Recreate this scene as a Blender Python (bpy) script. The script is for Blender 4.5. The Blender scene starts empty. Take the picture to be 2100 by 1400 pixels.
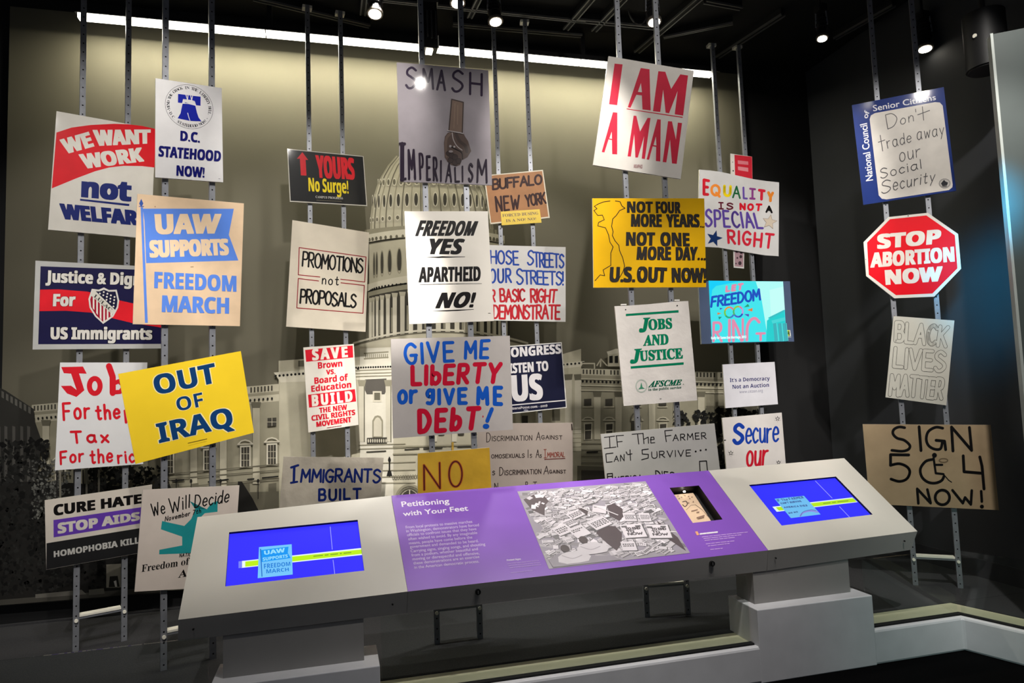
import bpy, bmesh, math, random
from mathutils import Vector, Matrix, noise as mnoise
R = math.radians
S = bpy.context.scene
COL = S.collection
random.seed(7)

# ------------------------------------------------------------------ camera, world, exposure, lights
CZ = 1.42                      # eye height; the visitors' floor is z = 0
F = 1400.0                     # focal length in pixels of the 2100 x 1400 frame
PITCH, ROLL, YAW = R(4.3886), R(-2.0496), R(14.5356)
fw = Vector((math.sin(YAW)*math.cos(PITCH), math.cos(YAW)*math.cos(PITCH), math.sin(PITCH)))
rt0 = Vector((math.cos(YAW), -math.sin(YAW), 0)); up0 = rt0.cross(fw)
rt = math.cos(ROLL)*rt0 + math.sin(ROLL)*up0
up = -math.sin(ROLL)*rt0 + math.cos(ROLL)*up0
CAM = Vector((0, 0, CZ))
cd = bpy.data.cameras.new('camera'); cam = bpy.data.objects.new('camera', cd); COL.objects.link(cam)
cd.sensor_width = 36; cd.lens = 36*F/2100; cd.clip_start = .05
cam.matrix_world = Matrix(((rt.x, up.x, -fw.x, 0), (rt.y, up.y, -fw.y, 0), (rt.z, up.z, -fw.z, CZ), (0, 0, 0, 1)))
S.camera = cam
vs = S.view_settings
vs.view_transform = 'Standard'; vs.look = 'None'; vs.gamma = 1; vs.exposure = 0; vs.use_curve_mapping = False
W = bpy.data.worlds.new('world'); S.world = W; W.use_nodes = True
W.node_tree.nodes['Background'].inputs[0].default_value = (.85, .9, 1, 1)
W.node_tree.nodes['Background'].inputs[1].default_value = .1

def lamp(name, kind, loc, to, power, color=(1, .93, .84), **k):
    l = bpy.data.lights.new(name, kind); o = bpy.data.objects.new(name, l); COL.objects.link(o)
    l.energy = power; l.color = color
    for a, b in k.items(): setattr(l, a, b)
    o.location = loc
    o.rotation_euler = (Vector(to)-Vector(loc)).to_track_quat('-Z', 'Y').to_euler()
    return o
ZL = CZ+2.4
def spot(x, y, to, power, ang, blend=.5, size=.03, color=(1, .955, .895), z=ZL):
    lamp('track_lamp', 'SPOT', (x, y, z), to, power, color, spot_size=R(ang), spot_blend=blend, shadow_soft_size=size)
# two lighting tracks over the visitors, out of the frame above: x, y, aim, watts, cone
for x, y, to, w, ang in (
    (-1.3, 2.3, (-1.25, 4.1, 2.4), 110, 54), (-.5, 1.9, (-.72, 3.7, 2.3), 105, 52), (.15, 2.3, (-.05, 4.5, 2.3), 140, 42), (.66, 2.02, (.62, 3.5, 2.3), 60, 52),
    (1.2, 2.3, (1.32, 4.4, 2.25), 190, 38), (1.66, 1.7, (1.85, 3.5, 2.85), 74, 70), (2.5, 2.1, (2.9, 4.3, 2.4), 220, 44), (2.81, 1.86, (3.5, 3.4, 2.5), 130, 50),
    (-1.0, 1.0, (-1.25, 4.1, 1.2), 240, 32), (-.45, 1.0, (-.75, 3.7, 1.25), 200, 32), (0, 1.0, (-.1, 4.5, 1.3), 110, 28), (1.28, .79, (.70, 3.5, 1.75), 300, 32),
    (1.4, 1.0, (1.3, 4.4, 1.2), 130, 26), (1.62, 1.06, (2.0, 3.5, 1.35), 200, 34), (2.3, 1.0, (2.95, 4.3, 1.35), 190, 28), (2.38, 1.38, (3.52, 3.35, 1.3), 330, 44),
    (-.1, 1.0, (.41, 4.77, 1.2), 800, 14)):
    spot(x, y, to, w, ang, .6)
# downlights along the reading rail
for x, w in ((-.55, 20), (.55, 125), (1.35, 150), (1.95, 125)):
    spot(x+.1, 2.0, (x, 3.12, .1), w, 52, .9, size=.05)
# the glowing fixtures seen under the ceiling
for x, y, z_, to in ((.27, 3.8, 3.72, (.2, 3.45, .2)), (.72, 3.75, 3.76, (.6, 3.45, .2)), (.97, 3.83, 3.7, (1.2, 3.45, .2)), (1.92, 3.64, 3.66, (1.9, 3.4, .2))):
    spot(x, y, to, 90, 50, .8, z=z_)
# cold glow from the neighbouring exhibit on the right-hand wall
lamp('blue_exhibit_light', 'SPOT', (2.9, 2.45, 2.5), (3.91, 3.26, 1.95), 270, (.03, .5, .9), spot_size=R(36), spot_blend=1, shadow_soft_size=.15)
lamp('teal_exhibit_light', 'SPOT', (2.0, .2, 1.6), (3.3, 2.8, .2), 62, (.6, .95, .85), spot_size=R(44), spot_blend=1, shadow_soft_size=.2)

# ------------------------------------------------------------------ unprojection of photo measurements onto real planes
def ray(x, y): return fw + rt*((x-1050)/F) - up*((y-700)/F)
class Plane:
    """vertical or tilted plane with a local frame: u to the right, v up, w towards the visitor"""
    def __init__(s, o, u, v):
        s.o = Vector(o); s.u = Vector(u).normalized(); s.n = s.u.cross(Vector(v)).normalized(); s.v = s.n.cross(s.u)
    def loc(s, x, y):
        r = ray(x, y); t = ((s.o-CAM) @ s.n)/(r @ s.n) if False else (s.o-CAM).dot(s.n)/r.dot(s.n)
        p = CAM + r*t - s.o
        return p.dot(s.u), p.dot(s.v)
    def mat(s):
        return Matrix(((s.u.x, s.v.x, s.n.x, s.o.x), (s.u.y, s.v.y, s.n.y, s.o.y), (s.u.z, s.v.z, s.n.z, s.o.z), (0, 0, 0, 1)))
def vplane(x, y, yawdeg, off=0):
    a = R(yawdeg); u = Vector((math.cos(a), math.sin(a), 0)); n = Vector((math.sin(a), -math.cos(a), 0))
    return Plane(Vector((x, y, CZ)) + n*off, u, (0, 0, 1))
def on(axis, val, x, y):
    r = ray(x, y); return CAM + r*((val-CAM[axis])/r[axis])

# ------------------------------------------------------------------ materials
def lin(c): return tuple((v/255/12.92 if v/255 <= .04045 else ((v/255+.055)/1.055)**2.4) for v in c)
MATS = {}
def mat(rgb, rough=.5, metal=0, coat=0, emit=0, mott=.05, scale=9, bump=0, spec=.4):
    key = (tuple(rgb), rough, metal, coat, emit, mott, scale, bump, spec)
    if key in MATS: return MATS[key]
    m = bpy.data.materials.new('m_%d_%d_%d' % tuple(int(v) for v in rgb)); m.use_nodes = True
    nt = m.node_tree; b = nt.nodes['Principled BSDF']; c = lin(rgb)
    b.inputs['Roughness'].default_value = rough; b.inputs['Metallic'].default_value = metal
    b.inputs['Coat Weight'].default_value = coat; b.inputs['Coat Roughness'].default_value = .07
    b.inputs['Specular IOR Level'].default_value = spec
    if emit:
        b.inputs['Base Color'].default_value = (.01, .01, .01, 1); b.inputs['Specular IOR Level'].default_value = .05
        b.inputs['Emission Color'].default_value = (*c, 1); b.inputs['Emission Strength'].default_value = emit
    else:
        tc = nt.nodes.new('ShaderNodeTexCoord'); nz = nt.nodes.new('ShaderNodeTexNoise'); nz.inputs['Scale'].default_value = scale
        nz.inputs['Detail'].default_value = 5
        cr = nt.nodes.new('ShaderNodeValToRGB')
        cr.color_ramp.elements[0].position = .3; cr.color_ramp.elements[1].position = .7
        cr.color_ramp.elements[0].color = (*[v*(1-mott*2) for v in c], 1); cr.color_ramp.elements[1].color = (*[min(1, v*(1+mott)) for v in c], 1)
        nt.links.new(tc.outputs['Object'], nz.inputs['Vector']); nt.links.new(nz.outputs['Fac'], cr.inputs[0]); nt.links.new(cr.outputs[0], b.inputs['Base Color'])
        if bump:
            bp = nt.nodes.new('ShaderNodeBump'); bp.inputs['Strength'].default_value = bump; bp.inputs['Distance'].default_value = .02
            nt.links.new(nz.outputs['Fac'], bp.inputs['Height']); nt.links.new(bp.outputs[0], b.inputs['Normal'])
    MATS[key] = m
    return m
def glass_mat():
    m = bpy.data.materials.new('clear_glass'); m.use_nodes = True; nt = m.node_tree; nt.nodes.clear()
    o = nt.nodes.new('ShaderNodeOutputMaterial'); mx = nt.nodes.new('ShaderNodeMixShader'); lw = nt.nodes.new('ShaderNodeLayerWeight'); lw.inputs[0].default_value = .5; pw = nt.nodes.new('ShaderNodeMath'); pw.operation = 'POWER'; pw.inputs[1].default_value = 5; fr = nt.nodes.new('ShaderNodeMath'); fr.operation = 'MULTIPLY_ADD'; fr.inputs[1].default_value = .9; fr.inputs[2].default_value = .03
    nt.links.new(lw.outputs['Facing'], pw.inputs[0]); nt.links.new(pw.outputs[0], fr.inputs[0])
    t = nt.nodes.new('ShaderNodeBsdfTransparent'); t.inputs[0].default_value = (.96, .985, .975, 1); g = nt.nodes.new('ShaderNodeBsdfGlossy'); g.inputs['Roughness'].default_value = .02
    nt.links.new(fr.outputs[0], mx.inputs[0]); nt.links.new(t.outputs[0], mx.inputs[1]); nt.links.new(g.outputs[0], mx.inputs[2]); nt.links.new(mx.outputs[0], o.inputs[0])
    return m
GLASS = glass_mat()

# ------------------------------------------------------------------ mesh collector
class MB:
    def __init__(s): s.v = []; s.f = []; s.m = []; s.mats = []
    def mi(s, m):
        if m not in s.mats: s.mats.append(m)
        return s.mats.index(m)
    def face(s, pts, m):
        i = len(s.v); s.v += [tuple(p) for p in pts]; s.f.append(tuple(range(i, i+len(pts)))); s.m.append(s.mi(m))
    def mesh(s, verts, faces, m):
        i = len(s.v); k = s.mi(m); s.v += [tuple(p) for p in verts]
        for f in faces: s.f.append(tuple(a+i for a in f)); s.m.append(k)
    def prism(s, bot, top, m):
        n = len(bot); i = len(s.v); k = s.mi(m); s.v += [tuple(p) for p in bot]+[tuple(p) for p in top]
        fs = [tuple(range(i+n-1, i-1, -1)), tuple(range(i+n, i+2*n))]+[(i+j, i+(j+1) % n, i+n+(j+1) % n, i+n+j) for j in range(n)]
        s.f += fs; s.m += [k]*len(fs)
    def box(s, a, b, m):
        (x0, y0, z0), (x1, y1, z1) = a, b
        s.prism([(x0, y0, z0), (x1, y0, z0), (x1, y1, z0), (x0, y1, z0)], [(x0, y0, z1), (x1, y0, z1), (x1, y1, z1), (x0, y1, z1)], m)
    def tube(s, pts, r, m, n=8, r2=None):
        pts = [Vector(p) for p in pts]; rings = []
        for j, p in enumerate(pts):
            d = (pts[min(j+1, len(pts)-1)]-pts[max(j-1, 0)]).normalized()
            a = d.orthogonal().normalized(); b = d.cross(a)
            rr = r if r2 is None else r+(r2-r)*j/(len(pts)-1)
            rings.append([p+(a*math.cos(2*math.pi*k/n)+b*math.sin(2*math.pi*k/n))*rr for k in range(n)])
        i = len(s.v); km = s.mi(m)
        for g in rings: s.v += [tuple(p) for p in g]
        for j in range(len(rings)-1):
            for k in range(n): s.f.append((i+j*n+k, i+j*n+(k+1) % n, i+(j+1)*n+(k+1) % n, i+(j+1)*n+k)); s.m.append(km)
        s.f.append(tuple(range(i+n-1, i-1, -1))); s.m.append(km); s.f.append(tuple(range(i+(len(rings)-1)*n, i+len(rings)*n))); s.m.append(km)
    def build(s, name, parent=None, mw=None, bevel=0, smooth=False):
        me = bpy.data.meshes.new(name); me.from_pydata(s.v, [], s.f)
        for m in s.mats: me.materials.append(m)
        me.polygons.foreach_set('material_index', s.m)
        if smooth: me.polygons.foreach_set('use_smooth', [True]*len(me.polygons))
        me.update()
        o = bpy.data.objects.new(name, me); COL.objects.link(o)
        if parent: o.parent = parent
        elif mw is not None: o.matrix_world = mw
        if bevel:
            b = o.modifiers.new('bevel', 'BEVEL'); b.width = bevel; b.segments = 2; b.limit_method = 'ANGLE'
        return o
def tag(o, label, cat, group=None):
    o['label'] = label; o['category'] = cat
    if group: o['group'] = group
    return o
def empty(name, mw, label, cat, group=None):
    o = bpy.data.objects.new(name, None); COL.objects.link(o); o.matrix_world = mw; o.empty_display_size = .05
    return tag(o, label, cat, group)
def struct(o): o['kind'] = 'structure'; return o

# ------------------------------------------------------------------ lettering
SANS, SERIF = {}, {}
def mathch(s, U, L, D=None):
    o = ''
    for c in s:
        if 'A' <= c <= 'Z': o += chr(U+ord(c)-65)
        elif 'a' <= c <= 'z': o += chr(L+ord(c)-97)
        elif D and c.isdigit(): o += chr(D+ord(c)-48)
        else: o += c
    return o
FAM = {'R': None, 'B': (0x1D5D4, 0x1D5EE, 0x1D7EC), 'I': (0x1D63C, 0x1D656, 0x1D7EC), 'S': (0x1D400, 0x1D41A, 0x1D7CE), 'Z': (0x1D468, 0x1D482, 0x1D7CE), 'M': (0x1D670, 0x1D68A, 0x1D7F6)}
_cu = bpy.data.curves.new('lettering', 'FONT'); _cu.resolution_u = 3; _cu.size = 1
_to = bpy.data.objects.new('lettering', _cu)
GC = {}
def glyphs(text, fam):
    k = (text, fam)
    if k not in GC:
        _cu.body = mathch(text, *FAM[fam]) if FAM[fam] else text
        me = bpy.data.meshes.new_from_object(_to)
        GC[k] = ([(v.co.x, v.co.y) for v in me.vertices], [tuple(p.vertices) for p in me.polygons])
        bpy.data.meshes.remove(me)
    return GC[k]
HREF = {}
def href(fam, x):
    k = (fam, x)
    if k not in HREF: HREF[k] = max(v[1] for v in glyphs('x' if x else 'H', fam)[0])
    return HREF[k]
# one-stroke marker alphabet: width | strokes; a leading ~ smooths a stroke, @ closes it
HAND = {k: v for k, v in (r.split('=', 1) for r in '''A=70|0,0 35,100 70,0;15,38 55,38
B=58|0,0 0,100;~0,100 40,100 52,77 38,54 0,52;~0,52 45,50 58,27 45,2 0,0
C=62|~62,84 38,100 12,86 0,50 12,14 38,0 62,16
D=62|0,0 0,100;~0,100 38,93 62,50 38,7 0,0
E=52|52,100 0,100 0,0 52,0;0,52 44,52
F=52|52,100 0,100 0,0;0,52 42,52
G=66|~62,84 38,100 12,86 0,50 12,14 38,0 58,14 62,42;34,42 66,42
H=60|0,0 0,100;60,0 60,100;0,52 60,52
I=2|1,0 1,100
|=40|0,100 40,100;20,100 20,0;0,0 40,0
J=46|~45,100 45,25 30,0 8,8 0,28
K=60|0,0 0,100;58,100 0,42;16,56 60,0
L=50|0,100 0,0 50,0
M=76|0,0 6,100 38,35 70,100 76,0
N=60|0,0 0,100 60,0 60,100
O=66|@33,100 8,84 0,50 8,16 33,0 58,16 66,50 58,84
P=56|0,0 0,100;~0,100 42,98 56,74 42,50 0,48
Q=68|@33,100 8,84 0,50 8,16 33,0 58,16 66,50 58,84;40,25 68,-8
R=58|0,0 0,100;~0,100 42,98 54,75 42,52 0,48;20,48 58,0
S=57|~56,86 32,100 8,88 6,68 28,54 50,40 56,22 36,2 14,0 0,14
T=64|0,100 64,100;32,100 32,0
U=60|~0,100 0,30 12,6 30,0 48,6 60,30 60,100
V=64|0,100 32,0 64,100
W=88|0,100 22,0 44,70 66,0 88,100
X=60|0,0 60,100;0,100 60,0
Y=64|0,100 32,48 64,100;32,48 32,0
a=54|~46,56 24,62 4,46 2,18 18,0 38,8 46,30;48,60 46,20 54,0
b=47|0,100 0,0;~0,40 20,60 44,48 46,18 24,0 0,14
c=42|~42,50 24,62 4,46 0,24 16,0 42,10
d=48|~46,48 24,60 2,40 4,10 24,0 46,20;47,100 48,0
e=44|~2,32 44,34 40,56 20,62 2,40 4,12 22,0 44,10
f=40|~40,92 26,100 16,84 16,0;0,56 34,56
g=46|~44,52 22,62 2,42 6,14 26,6 44,24;~46,60 46,-10 28,-30 6,-22
h=42|0,100 0,0;~0,34 18,60 38,52 42,30 42,0
i=2|1,60 1,0;1,80 1,84
l=2|1,100 1,0
m=60|0,60 0,0;~0,36 14,60 28,52 30,0;~30,36 44,60 58,52 60,0
n=42|0,60 0,0;~0,34 18,60 38,52 42,30 42,0
o=46|@22,62 4,48 0,30 6,8 22,0 40,8 46,30 40,52
p=46|0,60 0,-32;~0,40 20,62 44,46 42,14 22,0 0,14
r=34|0,60 0,0;~0,34 12,54 34,58
s=38|~38,52 20,62 4,48 16,34 34,26 38,10 18,0 0,8
t=38|~18,88 17,14 26,0 38,4;0,60 36,60
u=44|~0,60 2,14 18,0 36,12 42,34;42,60 44,0
v=44|0,60 22,0 44,60
w=64|0,60 16,0 32,50 48,0 64,60
x=42|0,0 42,60;0,60 42,0
y=46|0,60 22,8;46,60 12,-32
9=48|@46,72 34,96 16,98 2,76 10,54 32,52;~48,98 46,30 30,2 4,4
7=52|0,100 52,100 16,0
!=4|2,100 2,30;2,3 2,0
'=4|4,100 0,80
.=3|1,2 2,0'''.split('\n'))}
def catmull(p, closed=False, n=5):
    out = []; N = len(p)
    g = (lambda i: p[i % N]) if closed else (lambda i: p[max(0, min(N-1, i))])
    for i in range(N if closed else N-1):
        a, b, c, d = g(i-1), g(i), g(i+1), g(i+2)
        for k in range(n):
            t = k/n
            out.append(tuple(.5*(2*b[j]+(c[j]-a[j])*t+(2*a[j]-5*b[j]+4*c[j]-d[j])*t*t+(3*b[j]-a[j]-3*c[j]+d[j])*t**3) for j in (0, 1)))
    out.append(p[0] if closed else p[-1])
    return out
class Art:
    """draws on a Plane; coordinates are in a measuring frame (x0, y0, s): photo pixel = x0 + s*x"""
    def __init__(s, pl, z, eps=.00012, base=0, rough=.45, coat=0, spec=.4, emit=0, warp=None):
        s.pl = pl; s.z = z; s.mb = MB(); s.l = 0; s.eps = eps; s.base = base; s.rough = rough; s.coat = coat; s.spec = spec; s.emit = emit; s.warp = warp; s.d = 0; s.k = 0
    def p(s, x, y, l=None, d=0):
        if s.warp: a, b = s.pl.loc(*s.warp(x, y))
        else: a, b = s.pl.loc(s.z[0]+s.z[2]*x, s.z[1]+s.z[2]*y)
        return (a, b, s.base+s.eps*(s.l if l is None else l)+s.d)
    def m(s, c, **k):
        if not isinstance(c, (tuple, list)): return c
        d = dict(rough=s.rough, coat=s.coat, spec=s.spec, emit=s.emit); d.update(k)
        return mat(c, **d)
    def poly(s, pts, c, step=1, **k):
        s.l += step; s.mb.face([s.p(*q) for q in pts], s.m(c, **k))
    def _stroke(s, pts, w, m, closed=False, taper=False):
        n = len(pts); h = w/2
        for i in range(n-1):
            (x0, y0), (x1, y1) = pts[i], pts[i+1]
            d = math.hypot(x1-x0, y1-y0)
            if d < 1e-6: continue
            nx, ny = -(y1-y0)/d*h, (x1-x0)/d*h
            s.k += 1; s.d = 3e-6*(s.k % 31)
            s.mb.face([s.p(*q) for q in ((x0+nx, y0+ny), (x1+nx, y1+ny), (x1-nx, y1-ny), (x0-nx, y0-ny))], m)
        s.d = 0
        for i, (x, y) in enumerate(pts):
            s.k += 1; s.d = 3e-6*(s.k % 31)
            s.mb.face([s.p(x+h*math.cos(a*math.pi/5), y+h*math.sin(a*math.pi/5)) for a in range(10)], m)
        s.d = 0
    def stroke(s, pts, w, c, smooth=False, closed=False, step=1):
        s.l += step
        if smooth: pts = catmull(pts, closed)
        elif closed: pts = list(pts)+[pts[0]]
        s._stroke(pts, w, s.m(c))
    def lines(s, segs, w, c):
        s.l += 1; m = s.m(c)
        for g in segs: s._stroke(g, w, m)
    def dot(s, x, y, r, c, ry=None, step=1, n=14):
        s.poly([(x+r*math.cos(2*math.pi*k/n), y+(ry or r)*math.sin(2*math.pi*k/n)) for k in range(n)], c, step)
    def ring(s, x, y, rx, ry, w, c, a0=0, a1=360, n=36, tilt=0):
        s.l += 1; s._stroke([(x+rx*math.cos(R(a0+(a1-a0)*k/n)), y+ry*math.sin(R(a0+(a1-a0)*k/n))+tilt*math.cos(R(a0+(a1-a0)*k/n))) for k in range(n+1)], w, s.m(c))
    def star(s, x, y, r, c, rot=-90, inner=.4, outline=0):
        pts = [(x+(r if k % 2 == 0 else r*inner)*math.cos(R(rot+36*k)), y+(r if k % 2 == 0 else r*inner)*math.sin(R(rot+36*k))) for k in range(10)]
        if outline: s.stroke(pts, outline, c, closed=True)
        else: s.poly(pts, c)
    @staticmethod
    def bil(q, u, v):
        (bx, by), (cx, cy), (tx, ty), (ux, uy) = q
        return ((1-u)*(1-v)*bx+u*(1-v)*cx+(1-u)*v*tx+u*v*ux, (1-u)*(1-v)*by+u*(1-v)*cy+(1-u)*v*ty+u*v*uy)
    def text(s, t, fam, c, bl, br, tl, tr=None, e=0, x=False, out=None, oe=.09, step=1):
        """bl, br: ends of the baseline; tl, tr: top of the capitals (x: of the small letters); e: extra boldness"""
        if tr is None: tr = (br[0]+tl[0]-bl[0], br[1]+tl[1]-bl[1])
        q = (bl, br, tl, tr)
        vs_, fs = glyphs(t, fam); H = href(fam, x)
        x0 = min(v[0] for v in vs_); x1 = max(v[0] for v in vs_); wpx = max(1e-6, math.hypot(br[0]-bl[0], br[1]-bl[1])); hpx = math.hypot(tl[0]-bl[0], tl[1]-bl[1])
        def lay(ee, col):
            s.l += 1; m = s.m(col)
            ku, kv = ee*hpx/wpx, ee*.55
            au, av = (e*hpx/wpx, e*.55)           # the bold copies stay inside the measured box
            sh = [(0, 0)] if not ee else [(0, 0), (-ku, 0), (ku, 0), (-ku, -kv), (ku, kv), (-ku, kv), (ku, -kv)]
            if ee > .075: sh += [(-ku*.5, -kv), (ku*.5, kv), (-ku*.5, kv), (ku*.5, -kv)]
            for k, (du, dv) in enumerate(sh):
                s.d = 6e-6*k
                s.mb.mesh([s.p(*Art.bil(q, au+(1-2*au)*(v[0]-x0)/(x1-x0)+du, av+(1-2*av)*v[1]/H+dv)) for v in vs_], fs, m)
            s.d = 0
        if out: lay(e+oe, out)
        lay(e, c)
    def hand(s, t, c, w, bl, br, tl, tr=None, x=False, gap=None, jit=.02, hollow=None):
        if tr is None: tr = (br[0]+tl[0]-bl[0], br[1]+tl[1]-bl[1])
        # inset by half a stroke so the ink, not its centre line, fills the box
        hp = math.hypot(tl[0]-bl[0], tl[1]-bl[1]); wp = math.hypot(br[0]-bl[0], br[1]-bl[1])
        iu, iv = min(.45, w/2/max(wp, 1)), min(.4, w/2/max(hp, 1))
        q = tuple(Art.bil((bl, br, tl, tr), a, b) for a, b in ((iu, iv), (1-iu, iv), (iu, 1-iv), (1-iu, 1-iv)))
        g = 18+110*w/max(hp, 1) if gap is None else gap
        X = 0; items = []; rnd = random.Random(t)
        for ch in t:
            if ch == ' ': X += 40; continue
            wd, st = HAND[ch].split('|', 1) if ch != '|' else HAND['|'].split('|', 1)
            items.append((X, st)); X += float(wd)+g
        X = max(X-g, 4); H = 60 if x else 100
        paths = []
        for x0, st in items:
            jy = rnd.uniform(-jit, jit)*100
            for p in st.split(';'):
                sm = p[0] == '~'; cl = p[0] == '@'; p = p.lstrip('~@')
                pts = [tuple(float(v) for v in a.split(',')) for a in p.split()]
                if sm or cl: pts = catmull(pts, cl)
                paths.append([Art.bil(q, (a+x0)/X, (b+jy)/H) for a, b in pts])
        for ww, cc in ((w, c),) if not hollow else ((w, c), (w-hollow[1], hollow[0])):
            s.l += 1; m = s.m(cc)
            for p in paths: s._stroke(p, ww, m)
    def arc(s, t, fam, c, cx, cy, rx, ry, a0, a1, h, inward=True, tilt=0):
        s.l += 1; m = s.m(c); n = len(t)
        for i, ch in enumerate(t):
            if ch == ' ': continue
            a = R(a0+(a1-a0)*(i+.5)/n); vs_, fs = glyphs(ch, fam); H = href(fam, False); xm = (min(v[0] for v in vs_)+max(v[0] for v in vs_))/2
            px, py = cx+rx*math.cos(a), cy+ry*math.sin(a)+tilt*math.cos(a)
            ux, uy = (-math.sin(a), math.cos(a)) if a1 > a0 else (math.sin(a), -math.cos(a))
            vx, vy = uy, -ux
            s.mb.mesh([s.p(px+(v[0]-xm)/H*h*ux+(v[1]/H-.5)*h*vx, py+(v[0]-xm)/H*h*uy+(v[1]/H-.5)*h*vy) for v in vs_], fs, m)

WHITE, BLACK = (214, 208, 200), (22, 20, 20)
PG = 'protest placards on the steel racks'
def sign(pl, z, outline, face, label, rough=.45, coat=.05, edge=(205, 200, 188), th=.012, name='protest_sign', bump=0, mott=.04, spec=.1, cat='protest sign', **k):
    """placard on a rack plane: an Empty with an acrylic backing slab and the printed face"""
    c = [pl.loc(z[0]+z[2]*x, z[1]+z[2]*y) for x, y in outline]
    cx = sum(p[0] for p in c)/len(c); cy = sum(p[1] for p in c)/len(c)
    q = Plane(pl.o+pl.u*cx+pl.v*cy, pl.u, pl.v)
    root = empty(name, q.mat(), label, cat, PG)
    a = Art(q, z, rough=rough, coat=coat, spec=spec); a.root = root
    c = [q.loc(z[0]+z[2]*x, z[1]+z[2]*y) for x, y in outline]
    b = MB(); b.prism([(x, y, -th) for x, y in c], [(x, y, -.0003) for x, y in c], mat(edge, .25, coat=.3))
    b.build('backing_panel', root)
    a.poly(outline, mat(face, rough, 0, coat, 0, mott, 7, bump, spec), 0, )
    return a
def done(a, name='poster', parent=None): return a.mb.build(name, parent or a.root)

# ------------------------------------------------------------------ the room
DARK = mat((14, 14, 15), .8, mott=.1)
CARPET = mat((54, 54, 56), .95, mott=.12, scale=160, bump=.2, spec=.1)
CURBM = mat((208, 208, 212), .45, mott=.03)
STEEL = mat((128, 130, 136), .42, .35, mott=.08, scale=30)
STEEL_L = mat((232, 228, 214), .4)
ZP = .17
b = MB(); b.box((-6, -3, -.1), (6, 6, 0), mat((7, 7, 8), .95, mott=.1, scale=60, spec=.03)); struct(b.build('floor'))
b = MB(); b.box((-6, 2.99+.21, .001), (3.91, 4.8, ZP), CARPET); struct(b.build('display_platform'))
b = MB(); b.box((-6, 2.2, 4.06), (6, 6, 4.2), mat((5, 5, 6), .9)); struct(b.build('ceiling'))
b = MB(); b.box((-6, 4.8, 0), (4.06, 4.95, 4.06), DARK); struct(b.build('wall_back'))
b = MB(); b.box((3.91, 1.9, 0), (4.06, 4.8, 4.06), mat((44, 46, 50), .7, mott=.05, scale=3)); struct(b.build('wall_right'))
b = MB(); b.box((3.895, 2.6, ZP), (3.91, 4.8, ZP+.11), mat((40, 40, 44), .6)); struct(b.build('baseboard_right'))
b = MB(); b.box((-6, 4.785, ZP), (3.895, 4.8, ZP+.11), mat((12, 12, 13), .6)); struct(b.build('baseboard_back'))
# low curb in front, its pale ledge, and the return on the right
LEDGE = mat((188, 184, 156), .5, mott=.03)
b = MB()
ci = (3.155, 2.985); ri = (3.945, .7)          # outer corner and far (near) end of the return
ki = (3.31, 3.235); kr = (4.12, .75)
b.prism([(-6, 2.99, 0), (ci[0], ci[1], 0), (ri[0], ri[1], 0), (ri[0]+.04, ri[1], 0), (ci[0]+.03, ci[1]+.04, 0), (-6, 3.03, 0)],
        [(-6, 2.99, ZP), (ci[0], ci[1], ZP), (ri[0], ri[1], ZP), (ri[0]+.04, ri[1], ZP), (ci[0]+.03, ci[1]+.04, ZP), (-6, 3.03, ZP)], CURBM)
struct(b.build('curb', bevel=.012))
b = MB()
b.prism([(-6, 3.055, .01), (ci[0]+.05, 3.055, .01), (ki[0], ki[1]-.035, .01), (-6, 3.2, .01)], [(-6, 3.055, ZP-.002), (ci[0]+.05, 3.055, ZP-.002), (ki[0], ki[1]-.035, ZP-.002), (-6, 3.2, ZP-.002)], LEDGE)
b.prism([(ci[0]+.05, 3.055, .01), (ri[0]+.065, ri[1], .01), (kr[0], kr[1], .01), (ki[0], ki[1]-.035, .01)], [(ci[0]+.05, 3.055, ZP-.002), (ri[0]+.065, ri[1], ZP-.002), (kr[0], kr[1], ZP-.002), (ki[0], ki[1]-.035, ZP-.002)], LEDGE)
struct(b.build('ledge'))
b = MB()   # black gasket slot that holds the panes
b.prism([(-6, 3.03, .01), (ci[0]+.03, 3.025, .01), (ci[0]+.05, 3.055, .01), (-6, 3.055, .01)], [(-6, 3.03, ZP+.004), (ci[0]+.03, 3.025, ZP+.004), (ci[0]+.05, 3.055, ZP+.004), (-6, 3.055, ZP+.004)], DARK)
b.prism([(ci[0]+.03, 3.025, .01), (ri[0]+.04, ri[1], .01), (ri[0]+.065, ri[1], .01), (ci[0]+.05, 3.055, .01)], [(ci[0]+.03, 3.025, ZP+.004), (ri[0]+.04, ri[1], ZP+.004), (ri[0]+.065, ri[1], ZP+.004), (ci[0]+.05, 3.055, ZP+.004)], DARK)
struct(b.build('trim_1'))
b = MB(); b.prism([(ki[0], ki[1], .01), (kr[0], kr[1], .01), (4.3, .75, .01), (4.3, 3.3, .01)], [(ki[0], ki[1], ZP-.001), (kr[0], kr[1], ZP-.001), (4.3, .75, ZP-.001), (4.3, 3.3, ZP-.001)], CARPET); struct(b.build('display_platform'))
def pane(x0, y0, x1, y1, zt, label):
    d = Vector((x1-x0, y1-y0, 0)); L = d.length; d.normalize(); n = Vector((d.y, -d.x, 0))
    mw = Matrix(((d.x, -n.x, 0, x0), (d.y, -n.y, 0, y0), (0, 0, 1, ZP+.004), (0, 0, 0, 1)))
    b = MB(); b.box((.003, -.005, 0), (L-.003, .005, zt-ZP), GLASS)
    tag(b.build('glass_pane', mw=mw), label, 'glass pane', 'glass panes standing on the curb')
pane(.165, 3.042, 1.935, 3.042, .49, 'clear low glass pane under the purple panel, between the two grey pedestals')
pane(2.612, 3.046, 3.185, 3.042, .5, 'clear glass pane right of the right grey pedestal, up to the curb corner')
pane(-3.2, 3.042, -.51, 3.042, .49, 'clear low glass pane left of the left grey pedestal')
dv = Vector((ri[0]-ci[0], ri[1]-ci[1], 0)).normalized()
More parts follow.
